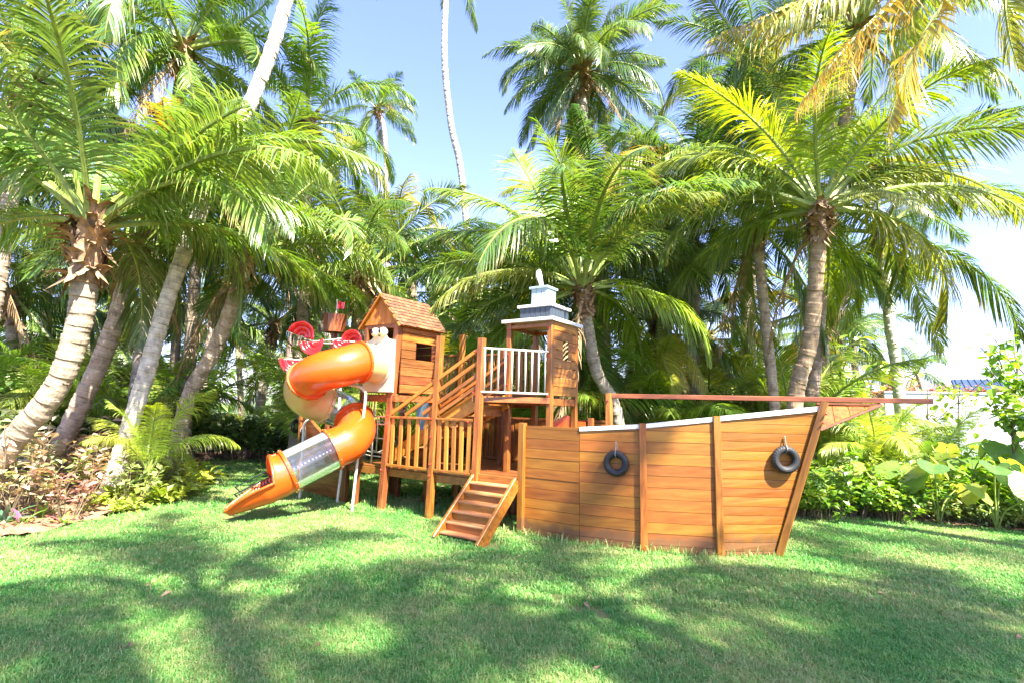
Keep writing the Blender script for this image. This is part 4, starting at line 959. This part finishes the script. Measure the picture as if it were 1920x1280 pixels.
# palms behind the photographer: they shade the lawn
for i, (tx, ty, z) in enumerate([(0.8, 4.5, 13), (4.2, 3.9, 13), (-4.6, 2.8, 12), (7.4, 5.2, 13), (3.4, 1.9, 14), (-2.4, 4.5, 14)]):
    k = z / math.tan(R(SUN_EL)); x, y = tx + SUN_AZ.x*k, ty + SUN_AZ.y*k
    palm((x + .8, y - 1.6, 0), (x, y, z), [(x + .9, y - 1.0, z*.5)], 'coconut palm behind the photographer whose crown shades the lawn', .14, .12, 15, 1.0, seed=300 + i, yellow=.1, group='palms behind the viewpoint', sides=10, husk=False, dead=0, open_front=False)
# ------------------------------------------------------------------ shrubs and plants
def leaf_pts(L, w, fold=.25, curl=.2, heart=False):
    """leaf outline in its own frame, along +x: 9 vertices, 8 triangles-ish faces"""
    xs = (0, .25, .6, 1.0); ws = (.0, 1.0, .85, 0)
    v = []; 
    v.append((0, 0, 0)); 
    for x, q in ((.22, .8), (.5, 1.0), (.78, .62)):
        z = -curl*L*x*x; v += [(x*L, -q*w, z + fold*w*q), (x*L, 0, z), (x*L, q*w, z + fold*w*q)]
    v.append((L, 0, -curl*L))
    f = [(0, 1, 2), (0, 2, 3), (1, 4, 5, 2), (2, 5, 6, 3), (4, 7, 8, 5), (5, 8, 9, 6), (7, 10, 8), (8, 10, 9)]
    return [Vector(p) for p in v], f
def small_leaf(L, w, fold=.3, curl=.25):
    v = [Vector(p) for p in ((0, 0, 0), (.45*L, -w, fold*w - curl*L*.2), (.5*L, 0, -curl*L*.25), (.45*L, w, fold*w - curl*L*.2), (L, 0, -curl*L))]
    return v, [(0, 1, 2), (0, 2, 3), (1, 4, 2), (2, 4, 3)]
def shrub_meshes(seed, h, r, stems, leaves, L, w, mode='whorl', up=.3):
    """stems and the leaves they carry; returns (leaf mesh, stem mesh)"""
    rd = random.Random(seed); lv = MB(); sm = MB()
    for s in range(stems):
        a = rd.uniform(0, 6.28); rr = r*math.sqrt(rd.random()); hh = h*rd.uniform(.5, 1.0)*(1 - .35*(rr/r)**2)
        b = Vector((rr*.35*math.cos(a), rr*.35*math.sin(a), 0)); t = Vector((rr*math.cos(a), rr*math.sin(a), hh)); mid = (b + t)/2 + Vector((rd.uniform(-.05, .05), rd.uniform(-.05, .05), .08*hh))
        P = spline([b, mid, t], 4); sm.tube(P, [.008 - .0006*i for i in range(len(P))], 4, False)
        n = leaves
        for k in range(n):
            x = rd.uniform(.25, 1) ** .7 if mode == 'whorl' else rd.uniform(.1, 1); i = min(len(P) - 2, int(x*(len(P) - 1))); p = P[i].lerp(P[i+1], x*(len(P)-1) - i)
            az = k*2.4 + rd.uniform(-.4, .4); el = rd.uniform(-.35, .75) + up*(x - .3); sc = rd.uniform(.6, 1.15)
            v, f = small_leaf(L*sc, w*sc, rd.uniform(.1, .5), rd.uniform(0, .5))
            m = Matrix.Translation(p) @ Matrix.Rotation(az, 4, 'Z') @ Matrix.Rotation(-el, 4, 'Y') @ Matrix.Rotation(rd.uniform(-.6, .6), 4, 'X'); off = Vector((.02, 0, 0))
            lv.add([m @ (q + off) for q in v], f)
    return mesh_from('foliage', lv.v, lv.f, M['leaf']), mesh_from('stems', sm.v, sm.f, M['stem'])
def place_shrub(meshes, loc, rz, s, color, label, cat, group, name='shrub', sz=None):
    T = thing(name, loc, label, cat, group); mw = Matrix.Translation(loc) @ Matrix.Rotation(rz, 4, 'Z') @ Matrix.Diagonal((s, s, sz or s, 1))
    a = bpy.data.objects.new('foliage', meshes[0]); link(a, T, mw); a.color = (*color, 1)
    b = bpy.data.objects.new('stems', meshes[1]); link(b, T, mw); return T
SH_pink = [shrub_meshes(1 + k, 1.05, .5, 11, 12, .13, .036) for k in range(3)]
SH_dense = [shrub_meshes(11 + k, 1.0, .6, 34, 20, .12, .036) for k in range(3)]
SH_big = [shrub_meshes(21 + k, 1.2, .7, 28, 20, .17, .05) for k in range(3)]
SH_fern = [shrub_meshes(31 + k, .42, .42, 44, 26, .085, .019, 'all', .1) for k in range(3)]
SH_low = [shrub_meshes(41 + k, .32, .35, 22, 10, .16, .045, 'all', .2) for k in range(3)]
rnd = random.Random(5)
PINK = [(.42, .31, .24), (.46, .40, .28), (.22, .30, .09), (.32, .36, .18), (.18, .27, .11), (.32, .18, .14)]
pk = [(15, 7.0, 1.15), (60, 7.7, 1.25), (110, 7.9, 1.1), (20, 8.3, 1.3), (-40, 7.4, 1.3), (150, 7.2, .85), (190, 8.2, 1.0), (235, 8.6, 1.05), (265, 8.1, .9), (300, 9.0, 1.0), (330, 9.8, 1.0), (355, 10.6, 1.0), (215, 9.6, 1.2), (100, 9.2, 1.3), (-110, 6.8, 1.2), (75, 7.2, .8), (0, 9.8, 1.4), (160, 10.4, 1.2)]
for i, (px, Y, s) in enumerate(pk):
    c = PINK[i % len(PINK)]
    tone = ('dusty pink', 'cream and pink', 'yellow green', 'pale olive', 'grey green', 'reddish')[i % 6]
    sidew = 'left of the stout trunk' if px < 60 else 'between the two leaning trunks' if px < 160 else 'below the pale slanting trunk' if px < 280 else 'beside the young palm'
    place_shrub(SH_pink[i % 3], gp(px, Y), rnd.uniform(0, 6), s*1.1, c, f'{tone} shrub {sidew}, ' + ('at the bed front' if Y < 7.6 else 'in the middle row' if Y < 9 else 'at the bed back'), 'shrub', 'pink leaved shrubs in the left bed')
yl = [(350, 9.5, 1.5), (335, 8.8, 1.3), (366, 10.2, 1.5), (312, 8.4, 1.0), (262, 7.8, .7), (328, 9.6, 1.7), (240, 8.2, 1.0), (358, 9.9, 1.5)]
for i, (px, Y, s) in enumerate(yl):
    place_shrub(SH_low[i % 3], gp(px, Y), rnd.uniform(0, 6), s, rnd.choice([(.26, .34, .05), (.32, .38, .06), (.2, .3, .05)]), 'low yellow green leafy plant in the left bed, ' + ['at its far corner', 'below the young palm', 'at the very tip by the hedge', 'before the young palm', 'nearest the rosettes', 'tallest by the lawn edge', 'behind the lime rosette', 'second from the bed tip'][i], 'plant', 'yellow green plants edging the left bed')
# hedge behind the lawn at the left, and dark understorey
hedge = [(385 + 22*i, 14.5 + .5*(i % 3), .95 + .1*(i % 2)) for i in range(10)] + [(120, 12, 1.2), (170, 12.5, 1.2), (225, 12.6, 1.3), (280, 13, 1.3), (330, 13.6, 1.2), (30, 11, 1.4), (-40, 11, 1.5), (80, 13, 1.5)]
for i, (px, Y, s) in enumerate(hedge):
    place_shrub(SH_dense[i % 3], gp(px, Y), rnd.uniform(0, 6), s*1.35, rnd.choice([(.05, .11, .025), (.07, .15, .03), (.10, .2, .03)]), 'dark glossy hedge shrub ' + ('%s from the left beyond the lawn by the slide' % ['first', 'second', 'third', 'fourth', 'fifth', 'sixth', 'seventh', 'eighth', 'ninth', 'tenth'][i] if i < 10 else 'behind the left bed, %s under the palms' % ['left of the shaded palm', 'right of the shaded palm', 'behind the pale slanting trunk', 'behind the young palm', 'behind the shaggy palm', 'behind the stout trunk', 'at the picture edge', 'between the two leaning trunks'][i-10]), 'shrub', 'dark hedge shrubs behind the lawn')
for i in range(46):
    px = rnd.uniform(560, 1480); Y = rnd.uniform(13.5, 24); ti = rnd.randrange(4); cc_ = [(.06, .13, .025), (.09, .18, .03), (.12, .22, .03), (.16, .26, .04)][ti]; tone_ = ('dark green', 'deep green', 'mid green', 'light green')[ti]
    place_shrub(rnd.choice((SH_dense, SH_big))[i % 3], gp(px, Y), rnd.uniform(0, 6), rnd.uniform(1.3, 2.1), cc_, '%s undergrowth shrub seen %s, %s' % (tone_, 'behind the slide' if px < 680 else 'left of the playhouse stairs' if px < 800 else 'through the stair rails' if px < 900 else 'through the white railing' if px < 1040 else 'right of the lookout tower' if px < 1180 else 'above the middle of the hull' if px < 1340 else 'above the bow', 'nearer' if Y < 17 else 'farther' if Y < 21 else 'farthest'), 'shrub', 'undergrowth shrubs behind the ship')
# right border
for i in range(34):
    px = 1480 + i*14 + rnd.uniform(-8, 8); e = onz(px, 953 + (px - 1480)*.085)
    place_shrub(SH_fern[i % 3], Vector((e.x, e.y + rnd.uniform(.0, .35), 0)), rnd.uniform(0, 6), rnd.uniform(1.0, 1.45), rnd.choice([(.30, .40, .17), (.24, .37, .10), (.36, .43, .20), (.18, .31, .07)]), 'silvery fern clump edging the right bed, ' + ('next to the bow' if px < 1560 else 'right of the bow' if px < 1640 else 'below pale leaves' if px < 1720 else 'mid bed' if px < 1800 else 'toward the right edge' if px < 1870 else 'at the right edge') + ('', ', darker', ', taller', ', paler')[i % 4], 'fern', 'ferns edging the right bed')
for i in range(64):
    px = 1470 + rnd.random()*480; Y = rnd.uniform(8.6, 13.5) if i < 40 else rnd.uniform(8.4, 10.2)
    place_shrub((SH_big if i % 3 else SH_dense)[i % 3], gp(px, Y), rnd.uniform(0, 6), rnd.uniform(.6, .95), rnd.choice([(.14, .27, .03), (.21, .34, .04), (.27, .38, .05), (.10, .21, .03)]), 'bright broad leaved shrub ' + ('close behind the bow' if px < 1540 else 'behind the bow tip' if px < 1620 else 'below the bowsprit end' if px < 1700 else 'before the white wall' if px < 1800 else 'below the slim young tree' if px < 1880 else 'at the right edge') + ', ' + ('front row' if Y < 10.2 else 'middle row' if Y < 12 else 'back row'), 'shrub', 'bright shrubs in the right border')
# elephant ears: every leaf its own object
def ear_mesh(seed):
    rd = random.Random(seed); v = [Vector((0, 0, 0))]; K = 26; f = []; ring = []
    for j in range(K):
        a = -math.pi + 2*math.pi*j/K; r = .5 + .20*math.cos(a) + .16*math.cos(a)**3; 
        if abs(abs(a) - math.pi) < .2: r = .12
        r *= 1 + .05*math.sin(j*3.1) + .02*rd.uniform(-1, 1)
        ring.append((a, r))
    for q in (.5, 1.0):
        for a, r in ring:
            x, y = r*q*math.cos(a), r*q*math.sin(a); v.append(Vector((x, y*.86, .10*abs(y) - .18*x*abs(x) + .006*math.sin(a*9)*q)))
    for j in range(K): j2 = (j+1) % K; f.append((0, 1+j, 1+j2)); f.append((1+j, 1+K+j, 1+K+j2, 1+j2))
    return mesh_from('leaf', v, f, M['bigleaf'], True)
EM = [ear_mesh(k) for k in range(3)]
ears = [(1575, 9.3, 1.0, .5), (1610, 8.9, 1.0, .45), (1700, 8.6, 1.1, .62), (1745, 8.3, .95, .6), (1850, 8.0, 1.0, .6), (1905, 7.9, 1.05, .6), (1800, 9.2, 1.2, .6), (1660, 9.6, 1.2, .6), (1880, 9.0, 1.25, .65), (1540, 10.2, 1.1, .5), (1770, 10.0, 1.3, .6)]
for i, (px, Y, h, ls) in enumerate(ears):
    b = gp(px, Y); T = thing('elephant_ear_plant', b, 'big leaved elephant ear plant ' + ('nearest the bow', 'right behind the ferns near the bow', 'holding two pale upright leaves', 'with a broad dark leaf', 'near the right edge with a pale leaf', 'cut by the right edge', 'behind in the middle of the bed', 'in the back row left', 'in the back row at the right edge', 'half hidden behind the bow', 'tallest in the back row')[i], 'plant', 'elephant ear plants in the right bed')
    for k in range(6):
        az = k*1.1 + rnd.uniform(-.3, .3) + i; out = rnd.uniform(.2, .45); top = b + Vector((math.cos(az)*out, math.sin(az)*out, h*rnd.uniform(.5, 1)))
        m = MB(); m.tube(spline([b, b + Vector((math.cos(az)*out*.3, math.sin(az)*out*.3, top.z*.6)), top], 4), .012, 5); m.build('stalk', M['greenstem'], T, True)
        o = bpy.data.objects.new('leaf', rnd.choice(EM)); s = ls*rnd.uniform(.5, .8)
        link(o, T, Matrix.Translation(top) @ Matrix.Rotation(az, 4, 'Z') @ Matrix.Rotation(rnd.uniform(.1, 1.2), 4, 'Y') @ Matrix.Rotation(rnd.uniform(-.4, .4), 4, 'X') @ Matrix.Diagonal((s, s, s, 1)))
        c = rnd.choice([(.26, .34, .06), (.34, .38, .09), (.12, .23, .04), (.16, .27, .05), (.08, .17, .04)]); o.color = (*c, 1)
# strap leaved plants in the left bed: each leaf a part
def strap(L, w):
    v = []; f = []; K = 6; p = Vector((0, 0, 0)); e = R(62)
    for i in range(K + 1):
        t = i/K; ww = w*(.6 + 1.3*t*(1 - t))*(1 - t**4); v += [p + Vector((0, ww, .4*ww)), p.copy(), p + Vector((0, -ww, .4*ww))]; p = p + Vector((math.cos(e), 0, math.sin(e)))*(L/K); e -= R(11)
    for i in range(K): f += [(3*i, 3*i+1, 3*i+4, 3*i+3), (3*i+1, 3*i+2, 3*i+5, 3*i+4)]
    return mesh_from('leaf', v, f, M['leaf'], True)
STR = strap(.34, .028)
for i, (px, py, s, c1) in enumerate([(5, 985, 1.25, (.07, .13, .09)), (40, 990, .9, (.14, .24, .06)), (78, 972, 1.1, (.16, .28, .06)), (158, 962, .85, (.24, .36, .06)), (200, 952, .7, (.16, .2, .06)), (118, 985, .7, (.2, .27, .06)), (255, 935, .7, (.26, .36, .06)), (300, 915, .8, (.28, .36, .06)), (20, 960, .9, (.1, .17, .08))]):
    b = onz(px, py); T = thing('strap_leaf_plant', b, ('large dark blue green strap leaved plant at the left edge', 'short green strap leaved plant beside the dark one at the left edge', 'purple centred strap leaved plant on bare red soil', 'bright lime strap leaved plant on the red soil', 'small rosette with a pink centre at the bed edge', 'tiny rosette between two strap leaved plants', 'lime rosette among yellow leaves near the lawn', 'lime rosette below the young palm', 'dark rosette behind the left edge plants')[i], 'plant', 'strap leaved rosettes in the left bed')
    for k in range(11):
        o = bpy.data.objects.new('leaf', STR); q = s*rnd.uniform(.7, 1.1); link(o, T, Matrix.Translation(b) @ Matrix.Rotation(k*2.4 + rnd.uniform(-.2, .2), 4, 'Z') @ Matrix.Rotation(rnd.uniform(-.3, .7), 4, 'Y') @ Matrix.Diagonal((q, q, q, 1)))
        c = (.34, .10, .17) if (k % 5 == 4) else c1; o.color = (*[x*rnd.uniform(.8, 1.2) for x in c], 1)
# young palm in the left bed
def young(b, label, s, c, seed, n=9, group=None):
    sh = min(.78*s, .62); rd = random.Random(seed); T = thing('young_palm', b, label, 'palm', group)
    m = MB(); m.tube([b - Z*.05, b + Z*.5*sh, b + Z*.9*sh], [.05*s, .035*s, .03*s], 8); m.build('stem', M['greenstem'], T, True)
    for k in range(n):
        o = bpy.data.objects.new('frond', FM[rd.choice((0, 0, 1, 1, 2))][k % 3]); q = s*.42*rd.uniform(.8, 1.1)
        link(o, T, Matrix.Translation(b + Z*.75*sh) @ Matrix.Rotation(k*2.4 + seed, 4, 'Z') @ Matrix.Diagonal((q, q, q, 1))); o.color = (*[x*rd.uniform(.85, 1.15) for x in c], 1)
young(gp(290, 8.4), 'young palm with bright yellow green fronds in the left bed', 1.0, (.34, .44, .07), 2, 8)
young(gp(-30, 10), 'young palm at the far left edge behind the shrubs', 1.1, (.16, .26, .05), 3)
young(gp(1640, 10.4), 'young palm fanning out under the bowsprit tip', 1.35, (.34, .44, .08), 4)
young(gp(1545, 11.5), 'young palm behind the bow between two trunks', 1.5, (.26, .38, .05), 5)
young(gp(1460, 14), 'young palm behind the hull top between grey and crooked trunks', 1.5, (.3, .38, .06), 6)
young(gp(1760, 13), 'young palm in front of the white wall', 1.2, (.12, .22, .05), 7)
for i in range(17):
    px = 600 + i*55 + rnd.uniform(-15, 15); Y = (12.6, 15, 18, 13.6)[i % 4]
    young(gp(px, Y), '%s trunkless palm filling the grove behind the ship' % ('bushy', 'sunlit', 'spreading', 'yellow green')[i % 4], 2.1 + .3*(i % 3), [(.18, .29, .045), (.28, .38, .06), (.14, .24, .04), (.36, .40, .07)][i % 4], 50 + i, 11, 'trunkless palms in the grove')
for i in range(6):
    young(gp(-60 + i*80, 12.5 + (i % 2)*1.5), 'trunkless palm in the shade behind the left bed', 2.2, [(.16, .26, .04), (.22, .32, .05)][i % 2], 80 + i, 11, 'trunkless palms behind the left bed')
# slender broad leaved trees at the right
def small_tree(b, h, spread, label, seed, c, L=.17, w=.07, n=9, leaves=26, tr=.03, group=None):
    rd = random.Random(seed); T = thing('broadleaf_tree', b, label, 'tree', group)
    m = MB(); P = spline([b, b + Vector((rd.uniform(-.1, .1), 0, h*.5)), b + Vector((rd.uniform(-.2, .2), 0, h*.95))], 5); m.tube(P, [tr*(1 - .07*i) for i in range(len(P))], 7); lv = MB()
    for k in range(n):
        st = P[min(len(P) - 1, 3 + int(rd.random()*(len(P) - 3)))]; a = rd.uniform(0, 6.28); e = st + Vector((math.cos(a)*spread*rd.uniform(.4, 1), math.sin(a)*spread*rd.uniform(.4, 1), h*rd.uniform(.02, .35)))
        Q = spline([st, (st + e)/2 + Z*.05, e], 4); m.tube(Q, tr*.3, 5, False)
        for j in range(leaves):
            t = rd.uniform(.2, 1.05); p = Q[0].lerp(Q[-1], t) + Vector((rd.gauss(0, .09), rd.gauss(0, .09), rd.gauss(0, .09)))*spread; s = rd.uniform(.6, 1.1)
            v, f = leaf_pts(L*s, w*s); mt = Matrix.Translation(p) @ Matrix.Rotation(rd.uniform(0, 6.28), 4, 'Z') @ Matrix.Rotation(rd.uniform(-.3, 1.0), 4, 'Y') @ Matrix.Rotation(rd.uniform(-.5, .5), 4, 'X'); lv.add([mt @ q for q in v], f)
    m.build('trunk', M['stem'], T, True); o = lv.build('crown', M['leaf'], T); o.color = (*c, 1); return T
small_tree(gp(1902, 8.7), 2.7, .5, 'slim young tree with round light green leaves at the right edge', 1, (.16, .30, .04), L=.13, w=.055, n=14, leaves=26)
small_tree(gp(1945, 8.3), 2.3, .8, 'slim young tree cut by the right edge', 2, (.20, .34, .05), n=12, leaves=30)
small_tree(gp(1500, 14), 2.9, 1.1, 'papaya like tree with open umbrella crown behind the crooked trunk', 3, (.24, .40, .06), .3, .11, 12, 16, .05)
small_tree(gp(1590, 15), 2.9, 1.2, 'light green open crowned tree left of the pale ringed trunk', 4, (.26, .42, .06), .3, .11, 12, 16, .05)
small_tree(gp(1735, 14), 2.6, 1.0, 'slender pale stemmed tree before the white wall at bowsprit tip', 5, (.22, .34, .06), .2, .07, 9, 10, .03)
small_tree(gp(1790, 15), 2.6, .9, 'light tree with a flat crown by the blue roof', 6, (.22, .34, .06), .2, .07, 8, 9, .03)
0 and small_tree(gp(1800, 11.5), 2.2, .9, 'low leafy tree between wall and slim young tree', 7, (.18, .32, .05), .2, .08, 12, 30, .04)
# villa wall with planting on top and the blue roof behind it
wl_ = thing('garden_wall', gp(1790, 20), 'long low white rendered wall beyond the right border', 'wall')
a, b = gp(1660, 21), gp(2250, 17.5); dz = (b - a).normalized(); nn = Z.cross(dz)
prism('wall_face', [a, b, b + Z*2.5, a + Z*2.56], nn*.25, M['wall'], wl_, dz)
prism('coping', [a + Z*2.562 - nn*.03, b + Z*2.502 - nn*.03, b + Z*2.57 - nn*.03, a + Z*2.63 - nn*.03], nn*.31, M['white'], wl_, dz)
SH_top = [shrub_meshes(61 + k, .5, .55, 30, 18, .12, .03) for k in range(2)]
for i in range(13):
    q = a + (b - a)*(.03 + i*.055) + nn*.75; q.z = 2.25
    place_shrub(SH_top[i % 2], q, rnd.uniform(0, 6), 1.25, rnd.choice([(.22, .10, .08), (.26, .15, .09), (.18, .2, .07)]), 'rust brown shrub on top of the white wall', 'shrub', 'shrubs along the top of the white wall')
vl = thing('villa', gp(1900, 27), 'villa behind the white wall with a sloping blue roof', 'building')
c0 = gp(1808, 27); c1 = gp(2050, 25); 
prism('villa_wall', [c0, c1, c1 + Z*2.6, c0 + Z*2.6], Vector((0, 3, 0)), M['wall'], vl, (c1 - c0))
rfp = [c0 + Z*2.35 + Vector((-.5, -.4, 0)), c1 + Z*2.35 + Vector((.4, -.4, 0)), c1 + Vector((.2, 1.6, 3.7)), c0 + Vector((.8, 1.6, 3.7))]
rb = prism('roof', rfp, Vector((0, .1, -.06)), M['roofblue'], vl, (c1 - c0))
for i in range(16):
    t = (i + .5)/16; board('roof_seam', rfp[0].lerp(rfp[1], t) + Z*.03, rfp[3].lerp(rfp[2], t) + Z*.03, .05, .04, Z, M['roofblue'], rb)
# far tree mass
rd = random.Random(9); m = MB()
for i in range(5200):
    x = rd.uniform(-60, 75); y = rd.uniform(46, 60); h = 2.2 + 2.6*(.5 + noise.noise(Vector((x*.09, 3, 0)))) + (2.5 if x < -5 else 0); z = rd.uniform(0, h); s = rd.uniform(.7, 1.5)
    v, f = small_leaf(s, s*.28); mt = Matrix.Translation((x, y, z)) @ Matrix.Rotation(rd.uniform(0, 6.28), 4, 'Z') @ Matrix.Rotation(rd.uniform(-.8, .8), 4, 'Y'); m.add([mt @ q for q in v], f)
o = m.build('distant_trees', M['leaf']); tag(o, 'far green tree line seen between the trunks', 'trees', None, 'stuff'); o.color = (.13, .22, .06, 1)
# dry leaves on the soil
m = MB()
for i in range(420):
    px = rnd.uniform(-20, 400); e = onz(px, rnd.uniform(900, 1010)); 
    if not inside(e.x, e.y, LBx + [(-6, 17), (-13, 17), (-13, 4)]): continue
    v, f = small_leaf(rnd.uniform(.06, .15), rnd.uniform(.015, .03), .6, .5); mt = Matrix.Translation((e.x, e.y, .07)) @ Matrix.Rotation(rnd.uniform(0, 6.28), 4, 'Z') @ Matrix.Rotation(rnd.uniform(-.4, .4), 4, 'Y') @ Matrix.Rotation(rnd.uniform(-1, 1), 4, 'X'); m.add([mt @ q for q in v], f)
o = m.build('leaf_litter', M['dryleaf']); tag(o, 'dry brown leaves scattered on the red soil of the left bed', 'leaf litter', None, 'stuff')
m = MB()
for i in range(150):
    x = rnd.uniform(-7, 8); y = rnd.uniform(2.2, 10)
    if not inside(x, y, lawn_poly): continue
    v, f = small_leaf(rnd.uniform(.03, .10), rnd.uniform(.008, .018), .6, .5); mt = Matrix.Translation((x, y, .045)) @ Matrix.Rotation(rnd.uniform(0, 6.28), 4, 'Z') @ Matrix.Rotation(rnd.uniform(-.3, .3), 4, 'Y') @ Matrix.Rotation(rnd.uniform(-1, 1), 4, 'X'); m.add([mt @ q for q in v], f)
o = m.build('fallen_leaves', M['dryleaf']); tag(o, 'small dry leaves fallen here and there on the lawn', 'fallen leaves', None, 'stuff')
# ------------------------------------------------------------------ grass
def grass_mat():
    m, nt, b, out = base_mat('grass_blade'); L = nt.links.new
    g = N(nt, 'ShaderNodeNewGeometry'); oi = N(nt, 'ShaderNodeObjectInfo')
    n = N(nt, 'ShaderNodeTexNoise', Scale=.9, Detail=5.0, Roughness=.6); L(g.outputs['Position'], n.inputs[0])
    ad = N(nt, 'ShaderNodeMath', operation='MULTIPLY_ADD'); ad.inputs[1].default_value = .42; L(oi.outputs['Random'], ad.inputs[0])
    h = N(nt, 'ShaderNodeMath', operation='MULTIPLY'); h.inputs[1].default_value = .85; L(n.outputs[0], h.inputs[0]); L(h.outputs[0], ad.inputs[2])
    r = ramp(nt, [(.26, (.055, .235, .045)), (.46, (.10, .33, .065)), (.64, (.21, .41, .10)), (.86, (.44, .46, .18))]); L(ad.outputs[0], r.inputs[0])
    L(r.outputs[0], b.inputs['Base Color']); b.inputs['Roughness'].default_value = .36
    t = N(nt, 'ShaderNodeBsdfTranslucent'); L(r.outputs[0], t.inputs[0])
    ms = N(nt, 'ShaderNodeMixShader'); ms.inputs[0].default_value = .35; L(b.outputs[0], ms.inputs[1]); L(t.outputs[0], ms.inputs[2]); L(ms.outputs[0], out.inputs['Surface']); return m
M['grass'] = grass_mat()
def tuft(seed, n, h, w, r):
    rd = random.Random(seed); v = []; f = []
    for i in range(n):
        a = rd.uniform(0, 6.28); b = Vector((rd.gauss(0, r), rd.gauss(0, r), -.004)); d = Vector((math.cos(a), math.sin(a), 0)); s = Vector((-d.y, d.x, 0)); hh = h*rd.uniform(.45, 1.15); ln = rd.uniform(.2, 1.1); k = len(v)
        p1 = b + Z*hh*.6 + d*hh*.25*ln; p2 = b + Z*hh*(1 - .35*ln) + d*hh*.8*ln
        v += [b - s*w, b + s*w, p1 + s*w*.8, p1 - s*w*.8, p2]; f += [(k, k+1, k+2, k+3), (k+3, k+2, k+4)]
    me = mesh_from('tuft', v, f, M['grass']); return me
def grass_patch(name, quads, dens, tufts, label, seed):
    """tufts spread by geometry nodes over part of the lawn"""
    v = []; f = []
    for q in quads: k = len(v); v += [(p[0], p[1], .002) for p in q]; f.append((k, k+1, k+2, k+3))
    me = mesh_from(name, v, f, M['grass']); o = bpy.data.objects.new(name, me); link(o); tag(o, label, 'grass', None, 'stuff')
    ng = bpy.data.node_groups.new('grass_' + name, 'GeometryNodeTree'); ng.interface.new_socket('Geometry', in_out='INPUT', socket_type='NodeSocketGeometry'); ng.interface.new_socket('Geometry', in_out='OUTPUT', socket_type='NodeSocketGeometry')
    gi = ng.nodes.new('NodeGroupInput'); go = ng.nodes.new('NodeGroupOutput'); L = ng.links.new
    jn = ng.nodes.new('GeometryNodeJoinGeometry'); L(jn.outputs[0], go.inputs[0])
    for k, t in enumerate(tufts):
        to = bpy.data.objects.new('grass_tuft_source', t)
        ds = ng.nodes.new('GeometryNodeDistributePointsOnFaces'); ds.inputs['Density'].default_value = dens / len(tufts); ds.inputs['Seed'].default_value = seed + k
        L(gi.outputs[0], ds.inputs[0]); ip = ng.nodes.new('GeometryNodeInstanceOnPoints'); L(ds.outputs[0], ip.inputs['Points'])
        inf = ng.nodes.new('GeometryNodeObjectInfo'); inf.inputs[0].default_value = to; L(inf.outputs['Geometry'], ip.inputs['Instance'])
        rv = ng.nodes.new('FunctionNodeRandomValue'); rv.data_type = 'FLOAT_VECTOR'; rv.inputs[0].default_value = (-.15, -.15, 0); rv.inputs[1].default_value = (.15, .15, 6.28); L(rv.outputs[0], ip.inputs['Rotation'])
        rs = ng.nodes.new('FunctionNodeRandomValue'); rs.data_type = 'FLOAT'; rs.inputs[2].default_value = .65; rs.inputs[3].default_value = 1.3; L(rs.outputs[1], ip.inputs['Scale'])
        L(ip.outputs[0], jn.inputs[0])
    md = o.modifiers.new('grass', 'NODES'); md.node_group = ng; return o
T1 = [tuft(k, 16, .050, .0022, .020) for k in range(4)]; T2 = [tuft(10 + k, 16, .055, .0034, .028) for k in range(3)]; T3 = [tuft(20 + k, 16, .065, .006, .045) for k in range(3)]
T4 = [tuft(30 + k, 9, .13, .0036, .03) for k in range(3)]
wa = onz(430, 972); wb = onz(868, 1022)
WORN = [(wa.x, wa.y, .5), (wb.x, wb.y, .45), (2.9, 3.1, .5), (-1.9, 2.6, .35), (.6, 4.6, .3)]
def cells(y0, y1, step, marg=1.06):
    out = []; y = y0
    while y < y1:
        x = -(y + step)*marg - .3
        while x < (y + step)*marg + .3:
            wx = min(math.hypot(x + step/2 - wp[0], y + step/2 - wp[1]) / wp[2] for wp in WORN)
            if wx < 1 and random.random() > .25 + .7*wx*wx: x += step; continue
            if inside(x + step/2, y + step/2, lawn_poly): out.append([(x, y), (x+step, y), (x+step, y+step), (x, y+step)])
            x += step
        y += step
    return out
grass_patch('near_grass', cells(1.9, 4.6, .15), 1900, T1, 'short mown grass on the nearest part of the lawn', 1)
grass_patch('middle_grass', cells(4.6, 8.2, .15), 1150, T2, 'short mown grass around the ship hull and stairs', 5)
grass_patch('far_grass', cells(8.2, 15.6, .2), 420, T3, 'short mown grass behind the slide up to the hedge', 9)
# longer blades where the mower does not reach
edge = []
for pi in range(4):
    for k in range(5): q = hp(pi, 0).lerp(hp(pi+1, 0), (k + .5)/5) - NV*.06; edge.append([(q.x - .1, q.y - .04), (q.x + .1, q.y - .04), (q.x + .1, q.y + .04), (q.x - .1, q.y + .04)])
for k in range(22): q = S(-2.6 + k*.15, .1 + .3*(k % 3)); edge.append([(q.x - .1, q.y - .1), (q.x + .1, q.y - .1), (q.x + .1, q.y + .1), (q.x - .1, q.y + .1)])
grass_patch('unmown_grass', edge, 230, T4, 'longer tufts of grass along the foot of the hull and under the deck', 13)

# labels that still repeat: tell the copies apart by their order from left to right
seen = {}
for o in scene.objects:
    if 'label' in o and 'category' in o and o.get('group') != 'palms behind the viewpoint': seen.setdefault(o['label'], []).append(o)
for lab, os_ in seen.items():
    if len(os_) < 2: continue
    os_.sort(key=lambda o: W[o].translation.x / W[o].translation.y); n = len(os_)
    for i, o in enumerate(os_):
        w = ('left one', 'right one')[i] if n == 2 else 'leftmost' if i == 0 else 'rightmost' if i == n - 1 else 'middle one' if n == 3 else ('first', 'second', 'third', 'fourth', 'fifth', 'sixth', 'seventh', 'eighth', 'ninth', 'tenth', 'eleventh', 'twelfth')[i] + ' from left'
        o['label'] = lab + ', ' + w
